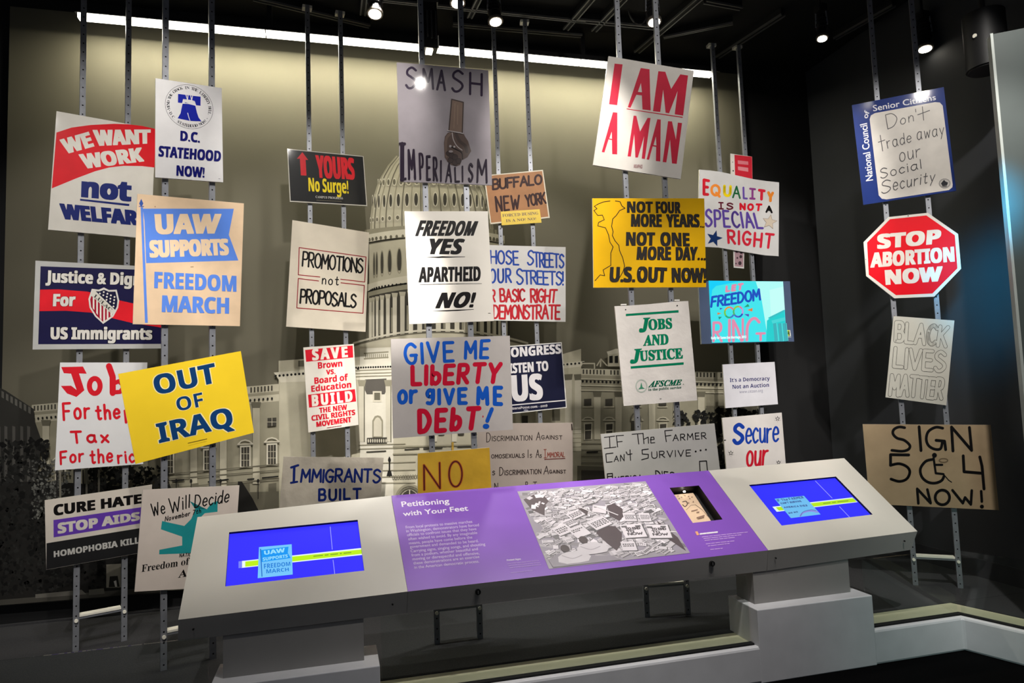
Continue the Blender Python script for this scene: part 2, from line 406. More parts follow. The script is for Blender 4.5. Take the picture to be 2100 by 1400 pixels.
pane(3.197, 3.03, 3.197+dv.x*.34, 3.03+dv.y*.34, .5, 'clear glass pane on the angled curb return at the right edge')

# grey-green partition at the right edge of the view
P8 = -37.0
pr = vplane(3.33, 2.66, P8)
x0, zt = pr.loc(2036, 70)
b = MB(); b.box((x0, -CZ+.18, -.06), (x0+.75, zt, 0), mat((48, 57, 55), .6, mott=.03)); b.box((x0-.012, -CZ+.18, -.062), (x0, zt+.004, .004), mat((140, 146, 142), .5))
struct(b.build('wall_partition', mw=pr.mat()))

# ------------------------------------------------------------------ photo mural
mp = Plane((0, 4.778, CZ), (1, 0, 0), (0, 0, 1))
root = empty('photo_mural', Plane((.66, 4.778, CZ), (1, 0, 0), (0, 0, 1)).mat(), 'wide grey photo mural of a domed columned building covering the back wall', 'mural')
q = Plane((.66, 4.778, CZ), (1, 0, 0), (0, 0, 1))
A = Art(q, (0, 0, 1), eps=.00008, rough=.75, spec=.15)
XL, XR, ZB, ZT = -1.96-.66, 3.28-.66, -1.121, 2.555
SKY = mat((100, 96, 82), .75, mott=.06, scale=1.1, spec=.15)
b = MB(); b.box((XL, ZB, -.008), (XR, ZT, -.0005), SKY); b.build('mural_panel', root)
ST, SL, SM, SD, WN, BK = (176, 170, 150), (196, 190, 172), (140, 135, 116), (98, 94, 80), (62, 59, 52), (30, 29, 27)
rnd = random.Random(3)
# dome
def dome_x(t, v):   # t across (-1..1), v height 0 (bottom) .. 1
    w = 128*math.sqrt(max(0, 1-(v*.86)**2.1))
    return 878+8*(1-v)+w*t
def dome_y(t, v): return 478-158*v**.95+10*(t*t)*(1-v)
A.poly([(dome_x(-1, v/12), dome_y(-1, v/12)) for v in range(13)]+[(dome_x(1, v/12), dome_y(1, v/12)) for v in range(12, -1, -1)], ST)
for i in range(-9, 10):
    t = math.sin(i/9.5*math.pi/2)
    A.stroke([(dome_x(t, v/8), dome_y(t, v/8)) for v in range(9)], 2.2, SD if i % 2 else SM)
    t2 = math.sin((i+.5)/9.5*math.pi/2)
    if abs(t2) < .99:
        k = max(.25, math.cos((i+.5)/9.5*math.pi/2))
        for v, hh, cc in ((.42, 13, WN), (.2, 4, SD), (.66, 6, SD)):
            A.dot(dome_x(t2, v), dome_y(t2, v), 5.5*k, SL, hh+2.5); A.dot(dome_x(t2, v), dome_y(t2, v), 4*k, cc, hh)
def arcpts(xl, xr, y, sag, n=16): return [(xl+(xr-xl)*k/n, y-sag*(1-(2*k/n-1)**2)) for k in range(n+1)]
def band(xl, xr, y, h, sag, c, sag2=None): A.poly(arcpts(xl, xr, y, sag)+arcpts(xl, xr, y+h, sag if sag2 is None else sag2)[::-1], c)
band(748, 1018, 472, 22, 10, SM); band(742, 1034, 484, 16, 16, SL)
for k in range(30):
    t = -1+2*(k+.5)/30; A.dot(888+143*math.sin(t*1.5)/1.0, 498-14*(1-t*t), 2.6, SD, 4)
band(757, 1028, 502, 86, 14, ST, 18)
for k in range(15):
    t = math.sin((k-7)/7.5*math.pi/2)*.99; kk = max(.35, math.cos((k-7)/8*math.pi/2)); x = 893+128*t; y = 545-15*(1-t*t)
    A.poly([(x-5*kk, y-18), (x-3*kk, y-24), (x+3*kk, y-24), (x+5*kk, y-18), (x+5*kk, y+20), (x-5*kk, y+20)], WN); A.ring(x, y, 6*kk, 26, 1.5, SM)
band(752, 1040, 584, 14, 22, SL)
for k in range(40):
    t = -1+2*(k+.5)/40; A.dot(896+140*math.sin(t*1.5), 601-20*(1-t*t), 2, BK, 3)
band(754, 1042, 600, 12, 20, SM); band(757, 1044, 608, 96, 18, WN, 22)
for k in range(23):
    t = math.sin((k-11)/11.4*math.pi/2); kk = max(.3, math.cos((k-11)/12*math.pi/2)); x = 898+140*t; y = 612-18*(1-t*t)
    A.poly([(x-5.5*kk, y), (x+5.5*kk, y), (x+5*kk, y+88), (x-5*kk, y+88)], SL); A.poly([(x-8*kk, y), (x+8*kk, y), (x+6*kk, y+9), (x-6*kk, y+9)], ST)
    if k % 2 == 0: A.poly([(x-9*kk, y+30), (x-6*kk, y+30), (x-6*kk, y+80), (x-9*kk, y+80)], SM)
# broad base of the dome and the central block
A.poly(arcpts(716, 1090, 712, 30)+[(1150, 760), (1150, 1060), (640, 1060), (640, 770), (716, 760)], ST)
A.stroke(arcpts(716, 1090, 712, 30), 3, SD); A.stroke(arcpts(725, 1080, 704, 27), 4, SL)
# pavilions
A.poly([(572, 740), (742, 728), (742, 1060), (572, 1060)], ST)
A.poly([(562, 764), (742, 748), (742, 778), (576, 784)], SL)
for k in range(22): A.dot(566+8*k, 771-.7*k, 2.4, BK, 2.6)
A.poly([(612, 740), (624, 739), (624, 751), (612, 752)], SD)
A.poly([(738, 715), (806, 712), (806, 1060), (738, 1060)], (208, 203, 188))  # portico strip; its spotlit brightness is painted into the stone colour
A.lines([[(747, 725), (795, 722)], [(747, 736), (795, 733)]], 3, SM)
for k in range(12): A.poly([(749+4*k, 726), (751+4*k, 726), (751+4*k, 735), (749+4*k, 735)], SM)
for k in range(15): A.dot(730+5*k, 754-.15*k, 2, BK)
A.lines([[(728, 760), (806, 757)], [(728, 766), (806, 764)], [(730, 772), (806, 770)]], 2, SM)
A.poly([(748, 778), (792, 776), (792, 800), (788, 808), (752, 808), (748, 800)], (88, 84, 78))
A.poly([(764, 802), (782, 802), (782, 824), (764, 824)], SL); A.poly([(767, 805), (779, 805), (779, 820), (767, 820)], SD)
A.poly([(763, 896), (763, 862), (768, 853), (774, 851), (780, 853), (785, 862), (785, 896)], SM); A.poly([(766, 894), (766, 864), (770, 857), (774, 855), (778, 857), (782, 864), (782, 894)], SL)
for x in (741.7, 796):
    A.poly([(x-6, 790), (x+6, 790), (x+5, 905), (x-5, 905)], SL); A.lines([[(x+5, 792), (x+5, 905)]], 2, SD); A.poly([(x-9, 779), (x+9, 779), (x+6, 792), (x-6, 792)], SM)
A.poly([(752, 897), (793, 896), (793, 910), (752, 910)], WN)
for k in range(9): A.dot(755+4.5*k, 903, 1.3, SL, 4)
A.lines([[(736, 912), (830, 909)], [(736, 920), (830, 917)], [(738, 950), (850, 946)], [(738, 965), (850, 962)], [(738, 978), (850, 975)], [(738, 990), (850, 988)]], 2, SM)
A.lines([[(752, 926), (790, 924)], [(830, 921), (858, 919)]], 3, WN)
A.lines([[(798, 937), (798, 975)]], 3, BK); A.dot(798, 942, 3, BK, 5); A.poly([(792, 975), (804, 975), (801, 964), (795, 964)], BK)
for k in range(12): A.ring(806+5*k, 978-.2*k, 2, 4, 1, SD, n=10)
A.ring(839, 1025, 28, 32, 5, SM); A.ring(839, 1025, 22, 26, 3, SD); A.dot(839, 1030, 19, WN, 27); A.lines([[(839, 1003), (839, 1030)]], 2, SL)
# middle front behind the signs: rows of windows and pilasters
for x in (890, 930, 970, 1060, 1100, 1135):
    A.poly([(x-6, 775), (x+6, 775), (x+5, 905), (x-5, 905)], SL); A.poly([(x+8, 800), (x+20, 800), (x+20, 830), (x+8, 830)], SD)
    A.poly([(x+8, 852), (x+20, 852), (x+20, 892), (x+8, 892)], WN)
A.lines([[(806, 760), (1150, 752)], [(806, 915), (1150, 908)], [(806, 930), (1150, 923)], [(860, 950), (1150, 945)]], 3, SM)
A.lines([[(868, 919), (905, 917)], [(938, 915), (985, 913)]], 3, WN)
# left wing
A.poly([(70, 830), (573, 787), (573, 1060), (70, 1060)], SM)
A.poly([(70, 830), (573, 787), (573, 802), (70, 845)], ST); A.poly([(70, 851), (573, 808), (573, 822), (70, 866)], ST)
for k in range(70):
    if k % 9 != 8: A.poly([(74+7*k, 832-.6*k), (77+7*k, 832-.6*k), (77+7*k, 842-.6*k), (74+7*k, 842-.6*k)], WN)
for k in range(56): A.dot(75+8.8*k, 858-.75*k, 2, BK, 2.6)
for x in (100, 165, 230, 300, 400, 460, 527):
    y = 845-.085*x
    A.poly([(x-7, y+24), (x+7, y+24), (x+7, y+190), (x-7, y+190)], ST); A.poly([(x-10, y+24), (x+10, y+24), (x+7, y+36), (x-7, y+36)], SD)
for x in (130, 197, 265, 350, 430, 505, 559):
    y = 912-.085*x
    A.poly([(x-9, y-8), (x+9, y-9), (x+9, y+8), (x-9, y+9)], WN); A.lines([[(x-9, y), (x+9, y)], [(x, y-8), (x, y+8)]], 1, ST)
    A.stroke([(x-15, y+41), (x-8, y+34), (x, y+32), (x+8, y+34), (x+15, y+40), (x-15, y+41)], 2.5, SL); A.stroke([(x-15, y+43), (x+15, y+42)], 2, SD)
    A.poly([(x-11, y+44), (x+11, y+43), (x+11, y+88), (x-11, y+88)], SL); A.poly([(x-8, y+47), (x+8, y+46), (x+8, y+86), (x-8, y+86)], WN)
    A.lines([[(x-3, y+47), (x-3, y+86)], [(x+3, y+47), (x+3, y+86)], [(x-8, y+60), (x+8, y+60)], [(x-8, y+73), (x+8, y+73)]], 1, ST)
A.lines([[(330, 972), (573, 950)], [(330, 982), (573, 962)], [(330, 1000), (573, 980)]], 2, SD)
A.lines([[(357, 984), (380, 982)], [(430, 986), (470, 981)], [(510, 981), (522, 980)], [(540, 978), (571, 975)]], 3, BK)
for x in (362, 402, 506, 560): A.poly([(x-8, 990), (x+8, 988), (x+8, 1008), (x-8, 1010)], SD)
A.poly([(340, 1012), (573, 1005), (573, 1060), (340, 1060)], SD)
for x in (365, 395, 455, 531): A.lines([[(x, 985), (x, 1020)]], 1.5, BK); A.dot(x, 984, 2.5, BK, 4)
A.poly([(490, 985), (498, 985), (520, 1020), (540, 1060), (490, 1060)], BK)
# right pavilion and wing
A.poly([(1095, 742), (1187, 716), (1187, 1060), (1095, 1060)], ST); A.poly([(1090, 750), (1194, 741), (1187, 752), (1090, 762)], SL)
for k in range(13): A.dot(1095+8*k, 753-.7*k, 2.2, BK, 2.2)
for x in (1161, 1181): A.poly([(x-7, 770), (x+7, 769), (x+7, 890), (x-7, 890)], SL); A.poly([(x-9, 768), (x+9, 767), (x+7, 779), (x-7, 780)], SD)
for x in (1136,): A.poly([(x-8, 838), (x+8, 838), (x+8, 862), (x-8, 862)], SD)
for k in range(6): A.lines([[(1150, 880+9*k), (1192, 879+9*k)]], 1.5, SM)
A.poly([(1187, 756), (1500, 764), (1500, 1060), (1187, 1060)], SM)
A.poly([(1187, 756), (1500, 764), (1500, 778), (1187, 769)], ST)
for k in range(44):
    if k % 8 != 7: A.poly([(1190+7*k, 758+.18*k), (1193+7*k, 758+.18*k), (1193+7*k, 767+.18*k), (1190+7*k, 767+.18*k)], WN)
for k in range(40): A.dot(1190+8*k, 782+.2*k, 2.2, BK, 2.6)
A.lines([[(1187, 777), (1500, 785)], [(1187, 790), (1500, 797)], [(1187, 800), (1500, 806)]], 2.5, ST)
for x in (1219, 1262, 1330, 1380, 1430): A.poly([(x-7, 804), (x+7, 804), (x+6, 900), (x-6, 900)], ST); A.poly([(x-9, 803), (x+9, 803), (x+7, 814), (x-7, 814)], SD)
for x in (1200, 1243, 1300, 1352):
    A.poly([(x-8, 818), (x+7, 817), (x+7, 831), (x-8, 832)], WN); A.lines([[(x-10, 834), (x+9, 834)]], 2, ST)
    A.stroke([(x-12, 861), (x-6, 856), (x, 855), (x+6, 856), (x+12, 861), (x-12, 861)], 2.4, ST)
    A.poly([(x-9, 866), (x+9, 865), (x+8, 900), (x-8, 901)], ST); A.poly([(x-6, 869), (x+7, 868), (x+6, 899), (x-6, 900)], WN); A.lines([[(x-6, 882), (x+6, 881)]], 1.5, ST)
A.ring(1297, 862, 10, 16, 3, SD, 180, 360); A.poly([(1288, 862), (1306, 862), (1306, 890), (1288, 890)], WN)
for k in range(7): A.lines([[(1187, 908+13*k), (1400, 910+13*k)]], 1.8, SD)
A.lines([[(1198, 926), (1219, 925)], [(1238, 926), (1262, 925)]], 3, BK)
A.poly([(1178, 953), (1400, 962), (1400, 1060), (1178, 1060)], SD); A.poly([(1186, 962), (1236, 963), (1236, 1060), (1186, 1060)], WN)
A.poly([(1240, 722), (1256, 716), (1290, 716), (1290, 752), (1240, 752)], ST); A.poly([(1238, 722), (1256, 717), (1290, 717), (1290, 722), (1240, 728)], SL)
for x in (1247, 1258, 1268, 1279): A.poly([(x-4, 731), (x+3, 730), (x+3, 745), (x-4, 745)], BK)
A.lines([[(1225, 752), (1226, 737), (1238, 750)], [(1226, 737), (1218, 750)], [(1188, 746), (1213, 746), (1213, 756)]], 2.5, ST)
# trees, dark portico on the left, grounds
def foliage(n, x0, x1, y0, y1, seed, lo=18, hi=46, r0=5, r1=15, keep=None):
    rd = random.Random(seed); LV = [(v, v, int(v*.95)) for v in range(lo, hi, 5)]
    for i in range(n):
        x, y = rd.uniform(x0, x1), rd.uniform(y0, y1)
        if keep and not keep(x, y): continue
        r = rd.uniform(r0, r1); k = rd.randint(6, 9); A.k = (A.k+1) % 40; A.d = 4e-6*A.k
        A.mb.face([A.p(x+r*rd.uniform(.3, 1.2)*math.cos(2*math.pi*j/k), y+r*rd.uniform(.3, 1.2)*math.sin(2*math.pi*j/k)) for j in range(k)], A.m(rd.choice(LV)))
    A.d = 0; A.l += 3
A.l += 1
A.poly([(1, 791), (20, 800), (78, 838), (80, 862), (95, 905), (80, 1000), (1, 1000)], (46, 45, 42))
for k in range(8): A.poly([(4+9*k, 796+5.2*k), (9+9*k, 799+5.2*k), (9+9*k, 812+5.2*k), (4+9*k, 809+5.2*k)], (92, 90, 84))
for x in (8, 22, 38, 54, 68): A.poly([(x-3, 872), (x+3, 874), (x+3, 985), (x-3, 985)], (78, 76, 72))
A.poly([(1, 985), (118, 985), (340, 1000), (345, 1210), (1, 1236)], BK)
foliage(900, 5, 130, 900, 1210, 11, 12, 40, r0=2, r1=8, keep=lambda x, y: x < 80+.12*(y-900)+25)
foliage(260, 75, 150, 940, 1060, 12, 60, 110, 1.5, 4.5)
foliage(700, 190, 352, 955, 1060, 13, 16, 48, 2, 7)
for x in (125, 160, 178, 203): A.lines([[(x, 962), (x, 1020)]], 3, (40, 38, 36)); A.lines([[(x+7, 962), (x+7, 1025)]], 4, (120, 116, 104))
foliage(500, 100, 300, 1050, 1200, 14, 10, 34, 2, 9)
A.poly([(225, 1152), (262, 1150), (262, 1198), (225, 1199)], (120, 116, 104)); A.poly([(232, 1176), (248, 1175), (252, 1197), (230, 1198)], BK); A.dot(242, 1180, 3, BK, 5); A.poly([(240, 1186), (245, 1184), (247, 1197), (243, 1197)], (170, 166, 160))
A.poly([(1, 1224), (150, 1212), (345, 1196), (345, 1207), (1, 1235)], (66, 64, 58))
A.poly([(82, 1212), (175, 1203), (185, 1212), (82, 1220)], (98, 95, 88)); A.poly([(190, 1203), (220, 1200), (222, 1211), (190, 1214)], (90, 88, 80))
A.poly([(345, 1060), (1500, 1060), (1500, 1140), (345, 1205)], SD)
foliage(1300, 1398, 1562, 838, 1090, 15, 12, 42, 2, 8, keep=lambda x, y: x > 1400+.25*max(0, 870-y)+rnd.uniform(0, 20) and x < 1560)
foliage(120, 1374, 1402, 840, 905, 16, 14, 40, 2, 5)
done(A, 'photo_print', root)

# ------------------------------------------------------------------ light bar along the top of the mural
LY = 4.56
e0, e1 = on(1, LY, 160, 38.5), on(1, LY, 1459, 150.5)
lz = (e0.z+e1.z)/2; lc = (e0.x+e1.x)/2; lh = (e1.x-e0.x)/2
lb = empty('led_light_bar', Matrix.Translation((lc, LY, lz)), 'long white light bar running along the top of the mural', 'light')
b = MB(); b.box((-lh-.01, -.03, .016), (lh+.01, .05, .05), DARK)
for k in range(88): b.box((-lh+.0505*k, -.034, .014), (-lh+.0505*k+.026, -.028, .022), mat((40, 40, 42), .6))
b.build('housing', lb)
cuts = [on(1, LY, x, 90).x-lc for x in (545, 1188)]
ed = [-lh]+cuts+[lh]
for k in range(3):
    b = MB(); b.box((ed[k]+.004, -.024, -.014), (ed[k+1]-.004, .024, .02), mat((255, 250, 232), emit=5)); b.build('light_tube', lb)
    b = MB(); b.box((ed[k]+.01, -.01, .05), (ed[k]+.04, .02, 4.06-lz), DARK); b.build('hanger', lb)
lamp('led_bar_light', 'AREA', (lc, LY, lz-.014), (lc, 4.775, lz-1.0), 136, (1, .95, .76), shape='RECTANGLE', size=2*lh, size_y=.04)

# ------------------------------------------------------------------ perforated steel racks
def post_mesh(h, hole_first=.03):
    """box upright with real round holes punched through its front plate"""
    b = MB(); w, d, pitch, r = .014, .022, .0508, .0042
    n = int(h/pitch); V = []
    for i in range(n):
        z0 = i*pitch; zc = z0+pitch/2; z1 = z0+pitch if i < n-1 else h
        hole = [(r*math.cos(R(45*k+22.5)), zc+r*math.sin(R(45*k+22.5))) for k in range(8)]
        o = [(w, zc+.012), (.006, z1), (-.006, z1), (-w, zc+.012), (-w, zc-.012), (-.006, z0), (.006, z0), (w, zc-.012)]
        o = [(w, z0+pitch*.66), (w*.45, z1), (-w*.45, z1), (-w, z0+pitch*.66), (-w, z0+pitch*.33), (-w*.45, z0), (w*.45, z0), (w, z0+pitch*.33)]
        for k in range(8):
            a, c = k, (k+1) % 8
            pts = [hole[a], o[a], o[c], hole[c]]
            b.face([(x, 0, z) for x, z in reversed(pts)], STEEL)
        for (x1, zz1, x2, zz2, xx, zz) in ((w, z0+pitch*.66, w*.45, z1, w, z1), (-w*.45, z1, -w, z0+pitch*.66, -w, z1), (-w, z0+pitch*.33, -w*.45, z0, -w, z0), (w*.45, z0, w, z0+pitch*.33, w, z0)):
            b.face([(x1, 0, zz1), (xx, 0, zz), (x2, 0, zz2)], STEEL)
    for x in (-w, w): b.face([(x, 0, 0), (x, 0, h), (x, d, h), (x, d, 0)], STEEL)
    b.face([(-w, d, 0), (w, d, 0), (w, d, h), (-w, d, h)], DARK); b.face([(-w, 0, h), (w, 0, h), (w, d, h), (-w, d, h)], STEEL)
    return b
# base points (left post, right post on the platform) and direction of each rack
RACK = {}
def rack(k, lpx, rpx, pl, label, bar=True, h=3.84):
    (ul, _), (ur, _) = pl.loc(*lpx), pl.loc(*rpx)
    mid = (ul+ur)/2
    q = Plane(pl.o+pl.u*mid, pl.u, pl.v)
    m = q.mat(); m = m @ Matrix.Translation((0, -CZ+ZP, 0)) @ Matrix(((1, 0, 0, 0), (0, 0, 1, 0), (0, -1, 0, 0), (0, 0, 0, 1)))
    # local: x right, y away from the visitor, z up
    m = Matrix(((q.u.x, -q.n.x, 0, q.o.x), (q.u.y, -q.n.y, 0, q.o.y), (0, 0, 1, ZP), (0, 0, 0, 1)))
    r = empty('sign_rack', m, label, 'sign rack', 'perforated steel sign racks')
    hw = (ur-ul)/2
    pm = None
    for x in (-hw, hw):
        o = post_mesh(h).build('upright', r) if pm is None else bpy.data.objects.new('upright', pm)
        if pm is None: pm = o.data
        else: COL.objects.link(o); o.parent = r
        o.location = (x, 0, 0)
        b = MB(); b.tube([(x, -.010, .155), (x, -.001, .155)], .009, STEEL_L, 10); b.build('bolt', r)
        b = MB(); b.box((x-.03, .002, h-.02), (x+.03, .05, h), STEEL_L); b.build('ceiling_clip', r)
    b = MB(); b.box((-hw+.015, .004, .158), (hw-.015, .05, .172), STEEL); b.box((-hw+.015, .001, .17), (hw-.015, .052, .18), STEEL_L); b.build('cross_bar', r)  # the bar's lit top is painted as a paler slab
    RACK[k] = pl
    return q
PL = {1: vplane(-1.329, 4.116, 22), 2: vplane(-.818, 3.67, 20), 3: vplane(-.14, 4.47, 8), 4: vplane(.479, 3.56, 0), 5: vplane(1.08, 4.40, -8), 6: vplane(1.64, 3.56, -8), 7: vplane(2.776, 4.42, -3), 8: vplane(3.406, 3.526, P8)}
SPL = {k: Plane(p.o+p.n*.02, p.u, p.v) for k, p in PL.items()}
for k, a, c, lab in ((1, (168, 340), (262, 340), 'steel rack at the far left behind the red, white and blue placards'), (2, (338, 700), (436, 700), 'front steel rack second from the left, holding the yellow tilted placard'),
                     (3, (636, 430), (705, 430), 'rear steel rack holding the small black placard left of the dome'), (4, (877, 560), (962, 560), 'front steel rack in the middle, before the dome'),
                     (5, (1022, 340), (1088, 340), 'rear steel rack just right of the dome, holding the small cardboard placard'), (6, (1290, 500), (1371, 500), 'front steel rack holding the red and white tilted placard'),
                     (7, (1477, 340), (1531, 340), 'rear steel rack holding the lit video monitor'), (8, (1818, 440), (1906, 440), 'steel rack at the far right holding the red octagon')):
    rack(k, a, c, PL[k], lab)

# ------------------------------------------------------------------ ceiling struts
ZR = CZ+2.585
GREY = mat((92, 92, 90), .45, .2)
STR = [((520, -1), (770, 58), 'shallow strut at the upper left, nearest the light bar', .03), ((783, 2), (1200, 46), 'longest ceiling strut, running above the middle racks', .02), ((929, 52), (1193, 75), 'strut carrying the rear rack right of the dome', .03), ((748, -6), (744, 32), 'short strut end beside the first glowing spotlight from the left', .03),
       ((984, -4), (963, 38), 'short strut end between two glowing spotlights', .03), ((1217, -4), (1160, 62), 'slanting strut left of the red and white placard', .035), ((1284, -4), (1218, 65), 'slanting strut just above the red and white placard', .035), ((1437, -3), (1302, 112), 'long slanting strut right of the cable loop', .04),
       ((1183, 43), (1345, 59), 'cross strut behind the red and white placard', .03), ((1361, 78), (1503, 49), 'strut end meeting the rear right rack', .02), ((1606, 32), (1471, 119), 'long slanting strut at the dark upper right', .035), ((1446, 5), (1520, 19), 'short faint strut above the rear right rack', .03), ((1833, 13), (1712, 81), 'faint slanting strut behind the far right rack', .03)]
for a, c, lab, wd in STR:
    p, r = on(2, ZR, *a), on(2, ZR, *c)
    if r.y > 4.66: t = (4.66-p.y)/(r.y-p.y); r = p+(r-p)*t
    d = (r-p); L = d.length; d.normalize(); n = Vector((d.y, -d.x, 0))
    b = MB()
    mw = Matrix(((d.x, n.x, 0, p.x), (d.y, n.y, 0, p.y), (0, 0, 1, ZR), (0, 0, 0, 1)))
    b.box((0, -wd/2, .004), (L, wd/2, 4.06-ZR), DARK)
    for s_ in (-1, 1): b.box((0, s_*wd/2-.005, -.002), (L, s_*wd/2+.005, .012), GREY)
    tag(b.build('ceiling_strut', mw=mw), lab, 'ceiling strut', 'metal struts under the black ceiling')
p = on(1, 4.2, 1308, 14)
b = MB(); b.tube([p+Vector((.075*math.cos(R(a)), 0, .13*math.sin(R(a))+.0)) for a in range(0, 375, 15)], .006, mat((70, 68, 66), .5), 6)
b.tube([p+Vector((0, 0, .13)), (p.x, p.y, 4.06)], .006, mat((70, 68, 66), .5), 6)
tag(b.build('cable_loop'), 'thin dark cable hanging in a loop from the ceiling', 'cable')

# ------------------------------------------------------------------ track spotlights in view
LENS = mat((255, 246, 225), emit=14)
def fixture(px, py, dist_y, aim, label, length=.13, r=.042, lit=True):
    p = on(1, dist_y, px, py); d = (Vector(aim)-p).normalized()
    root = empty('track_spotlight', Matrix.Translation(p), label, 'spotlight', 'track spotlights hung from the ceiling')
    D = -d
    bm = mat((26, 26, 28), .4, .3)
    b = MB(); b.tube([d*.004, D*.02, D*(length*.55), D*length], r, bm, 16, r*.7); 
    for k in range(3): b.tube([D*(length*(.35+.2*k)), D*(length*(.38+.2*k))], r*1.06, mat((50, 50, 52), .4, .5), 16)
    b.build('lamp_housing', root)
    b = MB(); b.tube([d*.0175, d*.0205], r*.86, LENS if lit else bm, 16); b.build('lens', root)
    b = MB(); a = d.orthogonal().normalized()
    b.tube([d*.002, d*.018], r*1.12, mat((120, 112, 104), .3, .6), 16)
    b.build('bezel', root)
    top = D*length*.6+Vector((0, 0, .09))
    b = MB(); sd = d.cross(Vector((0, 0, 1))).normalized()
    for s_ in (-1, 1): b.tube([D*length*.5+sd*s_*r*1.05, top+sd*s_*r*.9, top], .005, STEEL, 6)
    b.build('yoke', root)
    b = MB(); b.tube([top, (top.x, top.y, 4.06-p.z)], .008, bm, 8); b.box((top.x-.03, top.y-.03, top.z-.01), (top.x+.03, top.y+.03, top.z+.04), bm); b.build('hanger', root)
fixture(769, 24, 3.85, (.1, 3.3, 1.5), 'glowing spotlight, leftmost under the ceiling')
fixture(938, 2, 3.8, (.75, 3.2, 1.6), 'brightest spotlight at the top edge, above the middle rack')
fixture(1016, 40, 3.9, (1.05, 3.4, 1.2), 'glowing spotlight right of the middle rack posts')
fixture(1341, 41, 3.72, (1.9, 3.2, 1.4), 'glowing spotlight above the red and white placard')
fixture(1686, 75, 3.7, (2.7, 3.25, 1.2), 'black can spotlight hanging before the dark wall', .17, .034)
fixture(1897, 96, 3.55, (3.6, 3.3, 1.5), 'black can spotlight above the blue placard', .2, .045)
# finned black fixture in front of the middle rack
p = on(1, 4.15, 880, 104)
root = empty('finned_fixture', Matrix.Translation(p), 'black finned light fixture with trailing cables beside the middle rack', 'spotlight')
bm = mat((16, 16, 17), .4)
b = MB(); b.box((-.05, -.04, .0), (.05, .05, .3), bm)
for k in range(4): b.box((-.045+.027*k, -.052, .06), (-.036+.027*k, -.04, .24), mat((58, 58, 58), .4))
b.build('body', root)
b = MB(); b.box((-.02, -.03, -.012), (.02, .03, 0), LENS); b.build('lens', root)
b = MB(); b.tube([(.03, 0, .3), (.05, 0, .36), (.02, 0, 4.06-p.z)], .01, bm, 8); b.tube([(-.03, 0, .3), (-.03, 0, 4.06-p.z)], .012, bm, 8); b.build('cable', root)
b = MB(); b.box((-.055, -.045, .3), (.06, .05, .34), mat((60, 60, 60), .4, .4)); b.build('bracket', root)
b = MB(); b.box((.05, -.05, .0), (.056, -.04, .08), STEEL_L); b.build('side_clip', root)
# black cylinder at the upper right
p = on(1, 2.95, 2022, 100)
b = MB(); b.tube([(0, 0, -.12), (0, 0, .2)], .105, mat((15, 15, 16), .55, spec=.25), 96); b.tube([(0, 0, -.128), (0, 0, -.12)], .095, DARK, 32)
root = empty('ceiling_speaker', Matrix.Translation(p), 'black cylinder speaker hanging at the upper right by the pale partition', 'speaker'); b.build('cabinet', root)
b = MB(); b.tube([(0, 0, .2), (0, 0, 4.06-p.z)], .015, DARK, 8); b.build('hanger', root)
b = MB(); b.tube([(-.106, -.03, .05), (-.112, -.03, .05)], .012, STEEL_L, 8); b.build('knob', root)

# ================================================================== the placards, rack by rack
NAVY, RED, BLU = (14, 24, 92), (202, 24, 36), (20, 78, 160)
# ---- rack 1
z = (60, 220, .1928)
a = sign(SPL[1], z, [(290, 40), (820, 135), (1345, 232), (1295, 1398), (200, 1300)], (208, 204, 196), 'white placard with a curved red band reading WE WANT WORK not WELFARE', rough=.4, coat=.2)
a.poly([(289, 268), (450, 215), (650, 188), (900, 175), (1050, 180), (1200, 198), (1345, 230), (1332, 640), (1200, 625), (1000, 622), (850, 640), (700, 680), (500, 755), (240, 862)], (208, 22, 34))
W2 = (214, 210, 202)
a.text('WE', 'B', W2, (385, 500), (695, 415), (320, 345), (632, 258), e=.06)
a.text('WANT', 'B', W2, (712, 412), (1290, 385), (672, 240), (1292, 235), e=.06)
a.text('WORK', 'B', W2, (585, 655), (1225, 575), (522, 500), (1195, 425), e=.06)
a.text('not', 'B', (22, 36, 104), (550, 955), (1085, 1003), (556, 785), x=True, e=.09)
a.poly([(540, 972), (1064, 1028), (1062, 1050), (540, 992)], (22, 36, 104))
a.text('WELFARE', 'B', (22, 36, 104), (345, 1188), (1262, 1266), (318, 1020), (1256, 1108), e=.07)
done(a)
z = (60, 520, .15)
a = sign(SPL[1], z, [(85, 95), (1840, 186), (1820, 1295), (45, 1310)], (172, 172, 170), 'navy placard with red stripe and striped shield in a silver frame', edge=(150, 150, 150))
a.poly([(155, 172), (1815, 230), (1808, 1232), (122, 1238)], (24, 22, 62))
a.poly([(148, 492), (400, 487), (800, 520), (1240, 640), (1420, 680), (1813, 725), (1810, 1010), (1410, 948), (1150, 885), (840, 805), (500, 780), (140, 785)], (208, 28, 40))
WW = (208, 204, 198)
a.text('Justice & Dignity', 'B', WW, (222, 390), (1790, 445), (228, 226), e=.045, out=(8, 8, 20), oe=.045)
a.text('For', 'B', WW, (322, 718), (628, 718), (330, 550), e=.05, out=(90, 10, 20), oe=.03)
a.text('US Immigrants', 'B', WW, (290, 1170), (1680, 1175), (292, 1005), e=.05, out=(8, 8, 20), oe=.05)
a.poly([(855, 480), (950, 492), (1020, 462), (1090, 497), (1195, 492), (1230, 640), (1215, 740), (1150, 860), (1010, 960), (900, 860), (825, 740), (808, 620)], WW)
a.poly([(872, 512), (960, 516), (1020, 492), (1085, 520), (1178, 518), (1205, 640), (1195, 725), (1130, 845), (1010, 932), (915, 845), (845, 730), (832, 625)], (150, 20, 44))
